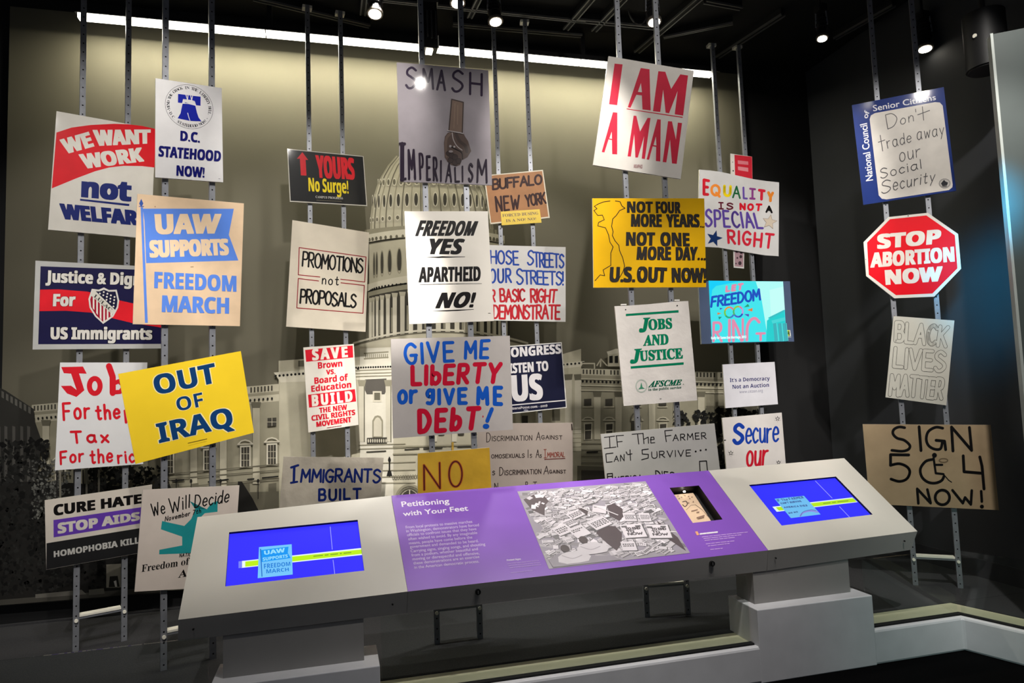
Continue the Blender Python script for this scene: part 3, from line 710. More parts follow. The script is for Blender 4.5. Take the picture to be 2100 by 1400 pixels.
for k in range(6):
    x = 868+48*k; a.poly([(x, 590+38*k), (x+22, 608+38*k), (x+22, min(925, 770+70*k) if k < 3 else 925-40*(k-3)), (x, min(915, 745+66*k) if k < 3 else 930-38*(k-3))], (220, 214, 208))
a.poly([(905, 514), (960, 516), (1020, 492), (1085, 520), (1178, 518), (1205, 640), (1195, 725), (1170, 772)], (22, 22, 54))
a.poly([(872, 508), (905, 512), (1175, 770), (1135, 830), (842, 570)], (206, 202, 192))
for x, y in ((1018, 525), (965, 545), (1012, 568), (1068, 548), (1115, 570), (1060, 590), (1165, 592), (1108, 615), (1055, 632), (1160, 635), (1105, 658), (1155, 678), (1150, 722)): a.star(x, y, 17, (224, 220, 214), inner=.5)
a.text('LULAC', 'S', (30, 30, 30), (880, 588), (1110, 795), (906, 552), (1136, 758))
done(a)
z = (80, 720, .219)
a = sign(SPL[1], z, [(197, 105), (1015, 105), (975, 1055), (148, 1115)], (206, 206, 208), 'white placard hand-lettered in red, half behind the tilted yellow placard', mott=.02)
JR = (198, 26, 40)
a.poly([(208, 148), (412, 143), (447, 210), (375, 208), (425, 365), (350, 428), (262, 395), (205, 325), (300, 322), (352, 362), (300, 210), (232, 205)], JR)
a.ring(522, 325, 50, 70, 48, JR); a.stroke([(655, 140), (690, 240), (690, 390)], 58, JR); a.stroke([(700, 300), (750, 280), (795, 330), (760, 380), (690, 385)], 40, JR)
a.hand('s', JR, 44, (850, 395), (940, 395), (850, 270), x=True)
a.hand('For', JR, 24, (222, 652), (485, 635), (212, 476)); a.hand('the', JR, 24, (530, 650), (765, 635), (518, 494)); a.hand('poor', JR, 24, (800, 640), (990, 625), (790, 545), x=True)
a.hand('Tax', JR, 23, (300, 868), (662, 858), (285, 742))
a.hand('For', JR, 21, (195, 1066), (425, 1035), (190, 932)); a.hand('the', JR, 21, (475, 1058), (695, 1040), (468, 915)); a.hand('rich', JR, 20, (735, 1055), (985, 1035), (722, 920))
done(a)
z = (80, 980, .2)
a = sign(SPL[1], z, [(58, 228), (1160, 68), (1120, 752), (75, 940)], (196, 188, 178), 'white, purple and black placard reading CURE HATE at the lower left')
a.text('CURE HATE', 'B', (16, 14, 14), (150, 388), (1055, 258), (148, 275), (1052, 162), e=.06)
a.poly([(148, 430), (1092, 292), (1085, 456), (150, 608)], (92, 56, 158))
a.text('STOP AIDS', 'B', (196, 190, 182), (192, 572), (1035, 430), (190, 462), (1032, 345), e=.065)
a.poly([(77, 668), (1138, 496), (1121, 750), (75, 938)], (30, 30, 31))
a.text('HOMOPHOBIA KILLS', 'B', (176, 174, 170), (152, 812), (1078, 660), (150, 750), (1076, 595), e=.04)
done(a)
# ---- rack 2
z = (300, 150, .1714)
a = sign(SPL[2], z, [(110, 60), (902, 178), (920, 1305), (108, 1245)], (206, 204, 204), 'upright white placard with a blue bell in a lettered circle', rough=.32, coat=.3)
DC = (12, 14, 92)
a.ring(512, 402, 286, 262, 4, (40, 40, 46), tilt=37)
a.arc('MEND THE CRACK IN THE LIBERTY BELL', 'S', (30, 30, 36), 512, 402, 250, 226, 165, 375, 34, tilt=33)
a.arc('D.C. STATEHOOD NOW!', 'S', (30, 30, 36), 512, 402, 250, 226, 155, 35, 34, tilt=33)
for k in (160, 30): a.dot(512+250*math.cos(R(k)), 402+226*math.sin(R(k))+33*math.cos(R(k)), 5, (40, 40, 46))
a.poly([(380, 248), (650, 282), (648, 390), (596, 384), (580, 335), (545, 322), (440, 310), (428, 358), (378, 352)], (18, 30, 140))
a.lines([[(470, 245), (495, 330)], [(500, 250), (492, 335)], [(528, 262), (545, 340)], [(556, 258), (540, 338)]], 9, (206, 204, 204))
a.poly([(433, 368), (470, 350), (585, 385), (605, 470), (625, 530), (660, 577), (520, 570), (375, 540), (410, 480)], (18, 30, 140))
a.stroke([(440, 362), (510, 366), (588, 386)], 8, (206, 204, 204)); a.stroke([(495, 478), (508, 530), (524, 572)], 9, (206, 204, 204))
a.text('D.C.', 'B', DC, (405, 808), (640, 832), (408, 688), e=.035); a.text('STATEHOOD', 'B', DC, (143, 996), (890, 1060), (150, 868), e=.035); a.text('NOW!', 'B', DC, (358, 1225), (695, 1250), (362, 1102), e=.035)
a.poly([(862, 1262), (885, 1263), (885, 1268), (862, 1267)], (90, 90, 90))
done(a)
z = (260, 390, .2071)
TAN = (214, 186, 154); UB = (86, 128, 212)
a = sign(SPL[2], z, [(105, 35), (1160, 130), (1120, 1345), (60, 1325)], TAN, 'tan placard with a blue swallow-tailed pennant on a pole', mott=.07)
a.poly([(150, 182), (1060, 183), (1010, 440), (1105, 695), (188, 722)], UB)
a.poly([(162, 210), (175, 300), (192, 722), (180, 722), (165, 400)], TAN)
a.poly([(137, 168), (160, 168), (208, 1312), (180, 1312)], UB); a.poly([(143, 84), (164, 132), (143, 168), (122, 132)], (52, 84, 160)); a.lines([[(122, 160), (168, 160)]], 7, (52, 84, 160))
a.text('UAW', 'B', (222, 196, 164), (290, 436), (915, 428), (272, 236), (938, 234), e=.06)
a.text('SUPPORTS', 'B', (222, 196, 164), (228, 668), (1014, 642), (220, 496), (1002, 480), e=.06)
a.text('FREEDOM', 'B', UB, (270, 968), (1086, 1005), (274, 806), (1086, 848), e=.035)
a.text('MARCH', 'B', UB, (345, 1205), (1012, 1222), (350, 1040), (1014, 1065), e=.04)
a.dot(280, 163, 6, (150, 120, 92)); a.poly([(630, 755), (660, 752), (660, 760), (630, 762)], (176, 150, 118))
done(a)
z = (80, 720, .219)
a = sign(SPL[2], z, [(742, 212), (1890, -2), (2013, 762), (905, 1055)], (238, 202, 44), 'tilted bright yellow placard reading OUT OF IRAQ in navy', edge=(214, 190, 80), mott=.02)
IQ = (14, 58, 108); OW = (240, 228, 170)
a.text('OUT', 'B', IQ, (1098, 410), (1672, 292), (1055, 232), (1640, 108), e=.03, out=OW, oe=.05)
a.text('OF', 'B', IQ, (1300, 562), (1548, 512), (1275, 440), (1524, 384), out=OW, oe=.05)
a.text('IRAQ', 'B', IQ, (1125, 862), (1828, 700), (1090, 680), (1790, 520), e=.03, out=OW, oe=.05)
a.lines([[(1395+18*k, 860-4.1*k), (1408+18*k, 857-4.1*k)] for k in range(10)], 7, (120, 100, 30)); a.lines([[(1400, 882), (1570, 840)]], 1.5, (170, 145, 40))
done(a)
z = (80, 980, .2)
a = sign(SPL[2], z, [(1065, 120), (2055, 75), (1985, 1105), (980, 1165)], (200, 188, 178), 'white placard with teal star figure reading We Will Decide', rough=.4)
TL_ = (34, 138, 142); K = (20, 18, 18)
a.poly([(1262, 440), (1490, 490), (1560, 420), (1610, 300), (1545, 235), (1600, 315), (1720, 320), (1770, 255), (1832, 235), (1830, 345), (1700, 360), (1640, 420), (1680, 520), (1900, 560), (1900, 620), (1640, 600), (1590, 680), (1560, 770), (1232, 782), (1234, 735), (1468, 690), (1468, 600), (1250, 525)], TL_)
for nm, q in (('We', ((1160, 398), (1300, 365), (1140, 262))), ('Will', ((1345, 368), (1545, 305), (1322, 205), (1552, 165))), ('Decide', ((1590, 312), (1945, 245), (1598, 172), (1962, 105)))): a.hand(nm, K, 13, *q)
a.hand('November 7th', K, 8, (1288, 447), (1660, 358), (1295, 392), (1668, 305))
a.hand('NATIONAL', K, 7, (1436, 812), (1640, 795), (1444, 772))
a.text('Freedom of Choice', 'S', K, (1050, 962), (1850, 835), (1056, 890)); a.text('Act', 'S', K, (1425, 1020), (1620, 992), (1436, 945))
done(a)
# ---- rack 3
z = (570, 290, .1)
a = sign(SPL[3], z, [(190, 148), (1755, 300), (1830, 1325), (245, 1235)], (196, 192, 182), 'small black placard with a red up arrow and yellow words', rough=.45, coat=.25)
a.poly([(205, 166), (1743, 314), (1812, 1305), (262, 1215)], (26, 26, 27))
a.poly([(500, 220), (620, 380), (568, 374), (585, 700), (470, 695), (450, 352), (390, 355)], (206, 30, 40))
a.text('YOURS', 'B', (214, 30, 40), (800, 742), (1582, 782), (765, 278), (1556, 345), e=.03)
a.text('No Surge!', 'B', (240, 214, 30), (630, 1020), (1452, 1068), (620, 742), (1436, 795), e=.015)
a.text('CAMPUS PROGRESS', 'S', (206, 204, 200), (775, 1158), (1335, 1188), (770, 1112))
a.lines([[(795+52*k, 1203+2.6*k), (835+52*k, 1205+2.6*k)] for k in range(10)], 14, (96, 90, 76))
done(a)
z = (580, 440, .1786)
a = sign(SPL[3], z, [(110, 62), (990, 205), (950, 1345), (38, 1285)], (214, 204, 186), 'cream placard with two red-ruled boxes reading PROMOTIONS not PROPOSALS', rough=.35, coat=.3)
MR = (142, 18, 34)
a.stroke([(425, 716), (178, 691), (188, 378), (955, 486), (940, 773), (665, 741)], 10, MR); a.stroke([(410, 761), (178, 733), (160, 1070), (920, 1132), (935, 812), (668, 782)], 10, MR)
a.hand('PROMOTIONS', K, 20, (214, 598), (925, 682), (228, 415), (930, 505), gap=14, jit=.04)
a.hand('not', K, 13, (445, 802), (642, 815), (450, 728), x=True)
a.hand('PROPOSALS', K, 22, (188, 1022), (848, 1075), (202, 845), (852, 908), gap=14, jit=.04)
done(a)
z = (610, 690, .15)
a = sign(SPL[3], z, [(80, 148), (770, 100), (835, 1205), (150, 1310)], (212, 206, 196), 'narrow white and red placard reading SAVE and BUILD')
SR = (196, 24, 42); SW = (218, 210, 200)
a.poly([(105, 182), (755, 120), (763, 285), (118, 345)], SR); a.text('S\u2009A\u2009V\u2009E', 'B', SW, (203, 326), (692, 280), (195, 172), (682, 134), e=.05)
a.text('Brown', 'B', SR, (282, 440), (616, 408), (276, 352), e=.03); a.text('vs.', 'B', SR, (393, 521), (520, 510), (390, 455), x=True, e=.03)
a.text('Board of', 'B', SR, (232, 648), (692, 598), (228, 560), e=.03); a.text('Education', 'B', SR, (190, 756), (738, 695), (186, 672), e=.03)
a.poly([(145, 795), (785, 718), (802, 885), (158, 970)], SR); a.text('B\u2009U\u2009I\u2009L\u2009D', 'B', SW, (200, 955), (758, 885), (190, 800), (746, 738), e=.045)
a.text('THE NEW', 'B', SR, (300, 1046), (682, 998), (294, 974), e=.04); a.text('CIVIL RIGHTS', 'B', SR, (194, 1152), (792, 1068), (188, 1080), e=.04); a.text('MOVEMENT', 'B', SR, (260, 1236), (740, 1166), (254, 1164), e=.05)
a.lines([[(405+34*k, 1247-5*k), (430+34*k, 1243-5*k)] for k in range(6)], 9, (120, 40, 50))
done(a)
z = (560, 920, .1143)
a = sign(SPL[3], z, [(190, 140), (1985, 160), (1880, 1500), (84, 1500)], (150, 143, 131), 'crinkled grey foil placard reading IMMIGRANTS BUILT behind the left kiosk', rough=.36, bump=.6, mott=.1)
IN = (14, 28, 84)
a.stroke([(325, 335), (450, 295)], 42, IN); a.stroke([(380, 320), (372, 600)], 46, IN); a.stroke([(320, 610), (432, 590)], 38, IN)
a.hand('MMIGRANTS', IN, 40, (478, 612), (1935, 618), (500, 355), (1945, 350), gap=20, jit=.04)
a.hand('BUILT', IN, 44, (805, 950), (1590, 905), (808, 712), (1590, 700), jit=.02); a.hand('AMERICA', IN, 44, (330, 1330), (1800, 1330), (330, 1060), jit=.02)
done(a)
# ---- rack 4
z = (800, 120, .1928)
a = sign(SPL[4], z, [(70, 40), (1045, 125), (1085, 1345), (105, 1308)], (140, 133, 138), 'large grey-lilac placard with a drawn fist pointing down', rough=.5, coat=.2, mott=.05)
PU = (30, 10, 42)
for ch, q in (('S', ((158, 330), (285, 330), (162, 88))), ('M', ((343, 335), (470, 335), (335, 100))), ('A', ((488, 338), (595, 348), (494, 110))), ('S', ((648, 364), (782, 368), (652, 120))), ('H', ((838, 388), (985, 404), (840, 138)))): a.hand(ch, PU, 25, *q)
BR = (112, 92, 80); DB = (58, 46, 44)
a.lines([[(640, 420), (650, 520)], [(785, 460), (790, 820)]], 4, (130, 122, 124))
a.poly([(655, 434), (778, 466), (768, 785), (625, 765)], BR); a.stroke([(625, 765), (655, 434), (778, 466), (768, 785)], 13, (60, 48, 44)); a.lines([[(690, 480), (678, 740)], [(720, 500), (716, 700)]], 8, (130, 108, 92))
a.poly([(612, 790), (660, 778), (780, 800), (800, 835), (830, 880), (862, 985), (822, 1050), (762, 1082), (745, 1130), (705, 1146), (650, 1132), (612, 1100), (580, 1050), (572, 900), (582, 830)], (84, 68, 62))
a.stroke([(640, 800), (600, 850), (592, 940), (600, 1040)], 26, (104, 86, 76), smooth=True)
a.stroke([(660, 790), (672, 860), (710, 930), (765, 975)], 9, (170, 160, 158), smooth=True); a.stroke([(700, 800), (740, 880), (800, 930), (815, 990)], 34, (66, 54, 50), smooth=True)
for x, y, r in ((620, 1010, 26), (655, 1035, 30), (690, 1050, 30), (640, 1085, 28), (690, 1108, 30), (728, 1090, 28)): a.dot(x, y, r, DB); a.ring(x, y, r, r, 4, (34, 26, 28), n=16)
a.stroke([(770, 1070), (760, 1000), (690, 960), (640, 930)], 10, (40, 32, 32), smooth=True)
a.dot(640, 935, 14, (168, 160, 160)); a.dot(682, 940, 11, (168, 160, 160)); a.dot(645, 990, 24, (150, 140, 140), 12); a.stroke([(612, 768), (700, 785), (775, 800)], 8, (176, 166, 164))
a.stroke([(128, 910), (128, 1285)], 44, (26, 10, 32)); a.stroke([(105, 908), (155, 908)], 28, (26, 10, 32)); a.stroke([(112, 1290), (165, 1278)], 22, (26, 10, 32))
for ch, q, w in (('M', ((190, 1292), (278, 1290), (178, 965)), 24), ('P', ((310, 1288), (365, 1290), (300, 1003)), 22), ('E', ((382, 1298), (435, 1295), (378, 1030)), 23), ('R', ((455, 1300), (510, 1305), (450, 1042)), 20), ('I', ((530, 1308), (552, 1308), (530, 1080)), 18),
                 ('A', ((586, 1312), (658, 1316), (590, 1108)), 17), ('L', ((686, 1314), (744, 1314), (680, 1150)), 17), ('I', ((762, 1312), (780, 1312), (760, 1138)), 16), ('S', ((828, 1316), (886, 1316), (826, 1115)), 20), ('M', ((918, 1322), (1036, 1328), (918, 1066)), 19)): a.hand(ch, (26, 10, 32), w, *q)
done(a)
z = (820, 420, .1858)
a = sign(SPL[4], z, [(50, 70), (970, 70), (1040, 1280), (105, 1315)], (216, 210, 200), 'large white placard reading FREEDOM YES in slanted black brush capitals', rough=.4, coat=.2, mott=.02)
a.text('FREEDOM', 'I', K, (168, 345), (835, 340), (205, 170), (868, 180), e=.035); a.text('YES', 'I', K, (320, 545), (692, 545), (330, 372), (722, 375), e=.05)
a.poly([(270, 576), (400, 572), (470, 566), (560, 570), (720, 570), (720, 575), (540, 582), (420, 586)], K)
a.text('APARTHEID', 'B', K, (206, 856), (892, 840), (214, 688), (892, 678), e=.03)
a.poly([(220, 879), (560, 868), (905, 866), (905, 870), (560, 876), (220, 883)], K)
a.text('NO!', 'I', K, (390, 1142), (808, 1130), (425, 970), (850, 958), e=.05)
a.poly([(350, 1172), (500, 1162), (630, 1156), (815, 1151), (815, 1155), (640, 1168), (520, 1174)], K); a.poly([(975, 1193), (1000, 1192), (1000, 1197), (975, 1198)], K)
done(a)
z = (790, 670, .1905)
a = sign(SPL[4], z, [(60, 130), (1340, 95), (1375, 1105), (85, 1200)], (166, 160, 156), 'wide white placard painted GIVE ME LIBERTY in blue and red', rough=.4, bump=.12)
GB, GR = (18, 74, 164), (172, 16, 44)
a.hand('GIVE', GB, 36, (205, 415), (750, 380), (188, 165), (745, 152)); a.hand('ME', GB, 36, (845, 352), (1118, 352), (842, 145), (1140, 128))
a.hand('LIbERTY', GR, 48, (272, 646), (1230, 612), (268, 412), (1272, 372), gap=38)
a.hand('or', GB, 42, (128, 842), (352, 832), (128, 680), x=True, gap=30); a.hand('9IVE', GB, 42, (430, 846), (890, 842), (428, 662), (888, 645), gap=44); a.hand('ME', GB, 44, (978, 842), (1270, 856), (976, 632), (1270, 632), gap=60)
a.hand('DEbT', GR, 54, (345, 1158), (1000, 1108), (340, 880), (1042, 850), gap=46)
a.stroke([(1148, 885), (1098, 1012)], 42, GB); a.dot(1085, 1070, 36, GB, 28); a.dot(1052, 965, 6, GR, 12)
done(a)
z = (850, 860, .1619)
a = sign(SPL[4], z, [(40, 430), (950, 355), (990, 1240), (45, 1300)], (190, 150, 46), 'ochre cardboard placard reading NO above the purple panel', rough=.6, coat=.3, bump=.25, mott=.1)
for w, c in ((34, (168, 84, 30)), (17, (74, 26, 26))):
    a.lines([[(124, 890), (120, 578), (324, 872), (318, 548)]], w, c); a.ring(520, 690, 82, 160, w, c)
a.hand('MORE', (74, 26, 26), 20, (200, 1240), (800, 1200), (200, 1020))
b = MB(); b.prism([a.p(478, 292)[:2]+(-.03,), a.p(503, 292)[:2]+(-.03,), a.p(503, 600)[:2]+(-.03,), a.p(478, 600)[:2]+(-.03,)][::-1], [a.p(478, 292)[:2]+(-.013,), a.p(503, 292)[:2]+(-.013,), a.p(503, 600)[:2]+(-.013,), a.p(478, 600)[:2]+(-.013,)][::-1], mat((170, 136, 50), .6)); b.build('handle_stick', a.root)
done(a)
# ---- rack 5
z = (990, 330, .1)
a = sign(SPL[5], z, [(20, 295), (1235, 180), (1375, 1165), (160, 1295)], (214, 206, 188), 'small brown cardboard placard reading BUFFALO NEW YORK with a yellow sticker')
a.poly([(48, 312), (1218, 206), (1346, 1140), (172, 1266)], (168, 120, 82), mott=.08)
KB = (48, 24, 24)
a.hand('BUFFALO', KB, 44, (190, 605), (1228, 485), (182, 362), (1222, 262), gap=16); a.hand('NEW', KB, 42, (272, 1055), (765, 985), (236, 715), (765, 690)); a.hand('YORK', KB, 40, (880, 955), (1315, 880), (850, 690), (1285, 630), gap=14)
done(a)
a2 = Art(a.pl, z, base=.0025, rough=.35, coat=.3); a2.poly([(365, 1040), (1165, 990), (1205, 1265), (390, 1320)], (236, 202, 16))
a2.text('FORCED BUSING', 'S', (70, 36, 20), (405, 1152), (1142, 1098), (398, 1090), (1134, 1042)); a2.text('IS A NO! NO!', 'S', (70, 36, 20), (478, 1256), (1092, 1212), (470, 1200), (1086, 1160))
b = MB(); b.prism([a2.p(*q)[:2]+(.0006,) for q in ((365, 1040), (1165, 990), (1205, 1265), (390, 1320))][::-1], [a2.p(*q)[:2]+(.0027,) for q in ((365, 1040), (1165, 990), (1205, 1265), (390, 1320))][::-1], mat((220, 186, 30), .4)); b.build('sticker_backing', a.root)
a2.mb.build('sticker', a.root)['label'] = 'yellow sticker with brown serif letters'
z = (820, 420, .1858)
a = sign(SPL[5], z, [(868, 440), (1830, 465), (1830, 1290), (880, 1272)], (206, 204, 202), 'white placard lettered in blue and red about streets, half behind another', bump=.1)
HB, HR = (40, 72, 158), (176, 34, 44)
a.hand('WHOSE', HB, 21, (880, 652), (1320, 670), (880, 498), (1312, 500), gap=20); a.hand('S', HB, 20, (1400, 672), (1482, 672), (1405, 498)); a.hand('TREETS', HB, 20, (1476, 690), (1818, 700), (1470, 510), (1818, 540), gap=12)
a.hand('OUR', HB, 22, (980, 868), (1240, 866), (985, 700), (1232, 698)); a.hand('S', HB, 20, (1285, 886), (1372, 886), (1275, 700)); a.hand('TREETS!', HB, 20, (1362, 880), (1812, 890), (1354, 715), (1812, 730), gap=12)
a.hand('FOR', HR, 20, (880, 1075), (1060, 1075), (880, 930)); a.hand('BASIC', HR, 22, (1102, 1078), (1388, 1070), (1092, 920), (1386, 922), gap=16); a.hand('RIGHT', HR, 22, (1438, 1084), (1730, 1084), (1432, 918), (1748, 928), gap=16)
a.hand('DEMONSTRATE', HR, 22, (1022, 1262), (1775, 1272), (1022, 1098), (1778, 1098), gap=12)
done(a)
z = (790, 670, .1905)
a = sign(SPL[5], z, [(1262, 211), (1900, 165), (1955, 870), (1300, 942)], (206, 204, 200), 'navy placard reading CONGRESS and US, half behind the painted white one')
a.poly([(1270, 222), (1891, 176), (1945, 862), (1310, 930)], (22, 24, 48))
CW = (206, 202, 204)
a.text('CONGRESS', 'B', CW, (1280, 334), (1896, 286), (1275, 230), (1890, 184), e=.035); a.text('LISTEN TO', 'B', CW, (1288, 506), (1758, 472), (1283, 398), (1752, 366), e=.035); a.text('US', 'B', CW, (1366, 806), (1702, 782), (1352, 522), (1686, 502), e=.04)
a.poly([(1303, 842), (1945, 783), (1946, 795), (1304, 854)], CW); a.text('CitizensPosse.com - #m9', 'B', CW, (1318, 895), (1746, 860), (1316, 868)); a.dot(1515, 897, 26, (150, 150, 160), 7)
done(a)
z = (850, 860, .1619)
a = sign(SPL[5], z, [(795, 50), (2005, 40), (2005, 1200), (800, 1200)], (164, 152, 144), 'pinkish-grey placard with small black capitals beside the ochre cardboard one')
DK = (40, 30, 30)
for t, w, q in (('D', 9, ((910, 292), (968, 285), (910, 166))), ('ISCRIMINATION', 8.5, ((980, 276), (1492, 266), (980, 208))), ('A', 9, ((1538, 264), (1598, 265), (1542, 154))), ('GAINST', 8.5, ((1605, 252), (1876, 256), (1603, 196))),
                ('OMOSEXUALS', 9, ((972, 496), (1396, 484), (972, 440))), ('I', 8, ((1434, 486), (1446, 486), (1434, 378))), ('S', 8, ((1460, 488), (1490, 486), (1460, 436))), ('A', 8, ((1534, 486), (1584, 484), (1536, 378))), ('S', 8, ((1588, 486), (1612, 484), (1588, 440))),
                ('S', 9, ((984, 707), (1022, 704), (984, 650))), ('D', 9, ((1075, 712), (1128, 708), (1075, 602))), ('ISCRIMINATION', 8.5, ((1140, 706), (1606, 690), (1140, 640))), ('A', 9, ((1632, 696), (1702, 692), (1638, 586))), ('GAINST', 8.5, ((1706, 684), (1922, 684), (1704, 634))),
                ('N', 9, ((1010, 895), (1060, 893), (1010, 800))), ('B', 8, ((1404, 870), (1440, 868), (1404, 786))), ('T', 8, ((1500, 870), (1552, 868), (1500, 786)))): a.hand(t, DK, w, *q, gap=26)
a.hand('|', (130, 62, 52), 8, (1636, 488), (1676, 486), (1634, 374)); a.hand('MMORAL', (130, 62, 52), 8, (1680, 480), (1908, 474), (1680, 412), gap=22); a.poly([(1645, 499), (1910, 486), (1910, 494), (1645, 508)], (96, 36, 34))
a.stroke([(1990, 60), (1996, 130)], 14, (46, 38, 34))
done(a)
# ---- rack 6
z = (1200, 100, .2)
IW = (212, 206, 198)
a = sign(SPL[6], z, [(240, 75), (1115, 225), (980, 1335), (80, 1190)], IW, 'tilted white placard reading I AM A MAN in tall red capitals', rough=.5, coat=.2, mott=.04)
IR = (196, 36, 62)
for pts in ([(302, 152), (384, 160), (328, 578), (245, 568)], [(570, 197), (660, 210), (672, 632), (588, 622), (582, 478), (525, 472), (465, 605), (437, 598)], [(750, 230), (822, 236), (882, 412), (975, 262), (1055, 274), (1005, 685), (918, 672), (948, 435), (860, 662), (825, 655), (800, 420), (770, 648), (695, 640)],
            [(425, 612), (1000, 698), (998, 708), (425, 620)], [(285, 650), (330, 655), (328, 1083), (277, 1080), (275, 935), (240, 928), (197, 1062), (170, 1058)], [(497, 685), (525, 688), (562, 850), (640, 708), (670, 710), (612, 1130), (580, 1125), (605, 895), (540, 1115), (515, 1115), (503, 870), (468, 1105), (435, 1103)],
            [(740, 722), (775, 726), (770, 1155), (725, 1150), (728, 1005), (692, 1000), (655, 1138), (630, 1133)], [(850, 742), (890, 745), (930, 930), (950, 757), (993, 762), (938, 1180), (890, 1175), (870, 930), (832, 1165), (795, 1160)]): a.poly(pts, IR)
for pts in ([(572, 352), (582, 447), (540, 442)], [(272, 850), (275, 925), (247, 920)], [(725, 900), (730, 992), (700, 988)]): a.poly(pts, IW)
a.text('MEMPHIS', 'B', (120, 40, 52), (497, 1222), (585, 1226), (500, 1186))
done(a)
z = (1200, 390, .1571)
a = sign(SPL[6], z, [(95, 105), (1555, 105), (1580, 1265), (110, 1270)], (226, 174, 8), 'wide yellow placard with a drawn map outline and dark hand lettering', mott=.03)
VK = (40, 22, 18); VT = (44, 42, 40)
for l_ in ([(325, 140), (230, 155), (170, 180), (120, 210), (155, 240), (115, 265), (165, 330), (225, 325), (250, 385), (175, 420), (165, 465), (265, 490), (305, 580), (325, 680), (365, 740), (335, 820), (335, 980), (235, 1040), (255, 1115), (195, 1105), (130, 1180)],
           [(395, 140), (455, 150), (480, 205), (520, 235), (450, 265), (405, 330), (360, 375), (345, 470), (365, 540), (355, 590), (390, 660), (440, 720), (450, 790), (490, 880), (515, 990), (495, 1060), (450, 1140)]): a.stroke(l_, 10, VK)
for t, q in (('NOT', ((548, 294), (880, 292), (550, 148), (880, 150))), ('FOUR', ((928, 298), (1248, 302), (922, 148), (1244, 154))), ('MORE', ((600, 474), (998, 480), (604, 312), (996, 314))), ('YEARS', ((1065, 480), (1492, 482), (1058, 314), (1488, 314))),
             ('NOT', ((535, 722), (905, 722), (538, 548), (910, 553))), ('ONE', ((984, 727), (1362, 731), (984, 550), (1356, 560))), ('MORE', ((672, 906), (1118, 912), (684, 738), (1116, 738))), ('DAY', ((1185, 912), (1455, 913), (1184, 743), (1466, 741))),
             ('U.S.', ((318, 1196), (648, 1198), (330, 1003), (645, 1003))), ('OUT', ((678, 1198), (1050, 1200), (680, 998), (1066, 1013))), ('NOW!', ((1134, 1200), (1576, 1202), (1130, 1016), (1576, 1018)))): a.text(t, 'B', VT, *q, e=.025, out=VK, oe=.022)
for x, y, r in ((1508, 475, 10), (1530, 478, 8), (1548, 478, 8), (1480, 896, 16), (1522, 898, 15), (1556, 900, 14)): a.dot(x, y, r, VK)
a.dot(708, 1048, 9, (210, 205, 195), 5); a.dot(1322, 1092, 9, (200, 198, 190), 12)
done(a)
z = (1240, 600, .1786)
a = sign(SPL[6], z, [(115, 155), (240, 150), (500, 132), (830, 100), (960, 95), (1065, 1235), (220, 1300)], (206, 200, 194), 'wrinkled white placard reading JOBS AND JUSTICE in green', rough=.4, bump=.5)
JG = (0, 112, 78)
a.poly([(243, 243), (848, 200), (850, 228), (243, 270)], JG); a.poly([(298, 845), (907, 798), (907, 826), (300, 873)], JG)
a.text('J', 'S', JG, (392, 440), (497, 434), (420, 290), e=.05); a.text('OBS', 'S', JG, (503, 430), (778, 412), (497, 308), (772, 290), e=.045)
a.text('AND', 'S', JG, (440, 612), (738, 594), (455, 488), (730, 472), e=.045); a.text('J', 'S', JG, (290, 798), (400, 790), (318, 648), e=.05); a.text('USTICE', 'S', JG, (402, 785), (902, 755), (394, 668), (892, 634), e=.045)
a.ring(422, 1070, 62, 70, 14, (168, 176, 166)); a.poly([(420, 1028), (435, 1085), (462, 1100), (385, 1108), (408, 1085)], (60, 130, 100))
a.text('AFSCME', 'Z', (0, 86, 60), (498, 1086), (882, 1058), (515, 1014), (888, 996), e=.04); a.text('in the public service', 'S', (20, 76, 58), (500, 1126), (880, 1098), (500, 1098), e=.02)
a.dot(240, 195, 8, K); a.dot(832, 148, 8, K); a.dot(903, 1050, 6, (120, 130, 120)); a.poly([(632, 1213), (652, 1212), (652, 1218), (632, 1219)], (120, 120, 118))
for x0, y0, x1, y1 in ((190, 146, 250, 142), (800, 96, 860, 92)):
    b = MB(); b.box(a.p(x0, y0)[:2]+(-.014,), (a.p(x1, y1)[0], a.p(x1, y1-14)[1], .003), mat((216, 212, 206), .4)); b.build('mounting_clip', a.root)
done(a)
z = (1220, 850, .1333)
a = sign(SPL[6], z, [(90, 300), (1840, 135), (1960, 1150), (190, 1250)], (178, 176, 171), 'grey-white placard inked IF The FARMER, partly behind the purple panel')
FK = (24, 22, 24)
a.lines([[(145, 350), (305, 330)], [(225, 340), (232, 505)], [(145, 520), (325, 498)], [(325, 325), (440, 318)], [(330, 325), (350, 498)], [(340, 420), (420, 412)]], 14, FK)
a.lines([[(572, 302), (740, 288)], [(655, 296), (675, 452)], [(740, 285), (755, 445)], [(750, 380), (820, 345), (825, 440)], [(850, 388), (912, 380), (905, 345), (862, 348), (860, 436), (920, 430)]], 14, FK)
a.lines([[(1075, 248), (1190, 238)], [(1075, 248), (1098, 415)], [(1085, 330), (1170, 318)]], 14, FK); a.hand('ARMER', FK, 14, (1195, 410), (1720, 375), (1195, 300), (1710, 268))
a.lines([[(278, 590), (168, 604), (178, 732), (265, 724)], [(482, 572), (496, 602)], [(540, 540), (548, 702)], [(505, 614), (570, 602)]], 14, FK); a.hand('AN', FK, 13, (288, 728), (456, 715), (294, 635), (455, 600))
a.lines([[(822, 528), (725, 540), (730, 605), (822, 610), (820, 665), (720, 692)]], 14, FK); a.hand('URVIVE', FK, 13, (872, 678), (1480, 636), (866, 565), (1478, 532))
for x, y in ((1550, 565), (1625, 548), (1707, 537)): a.dot(x, y, 14, FK)
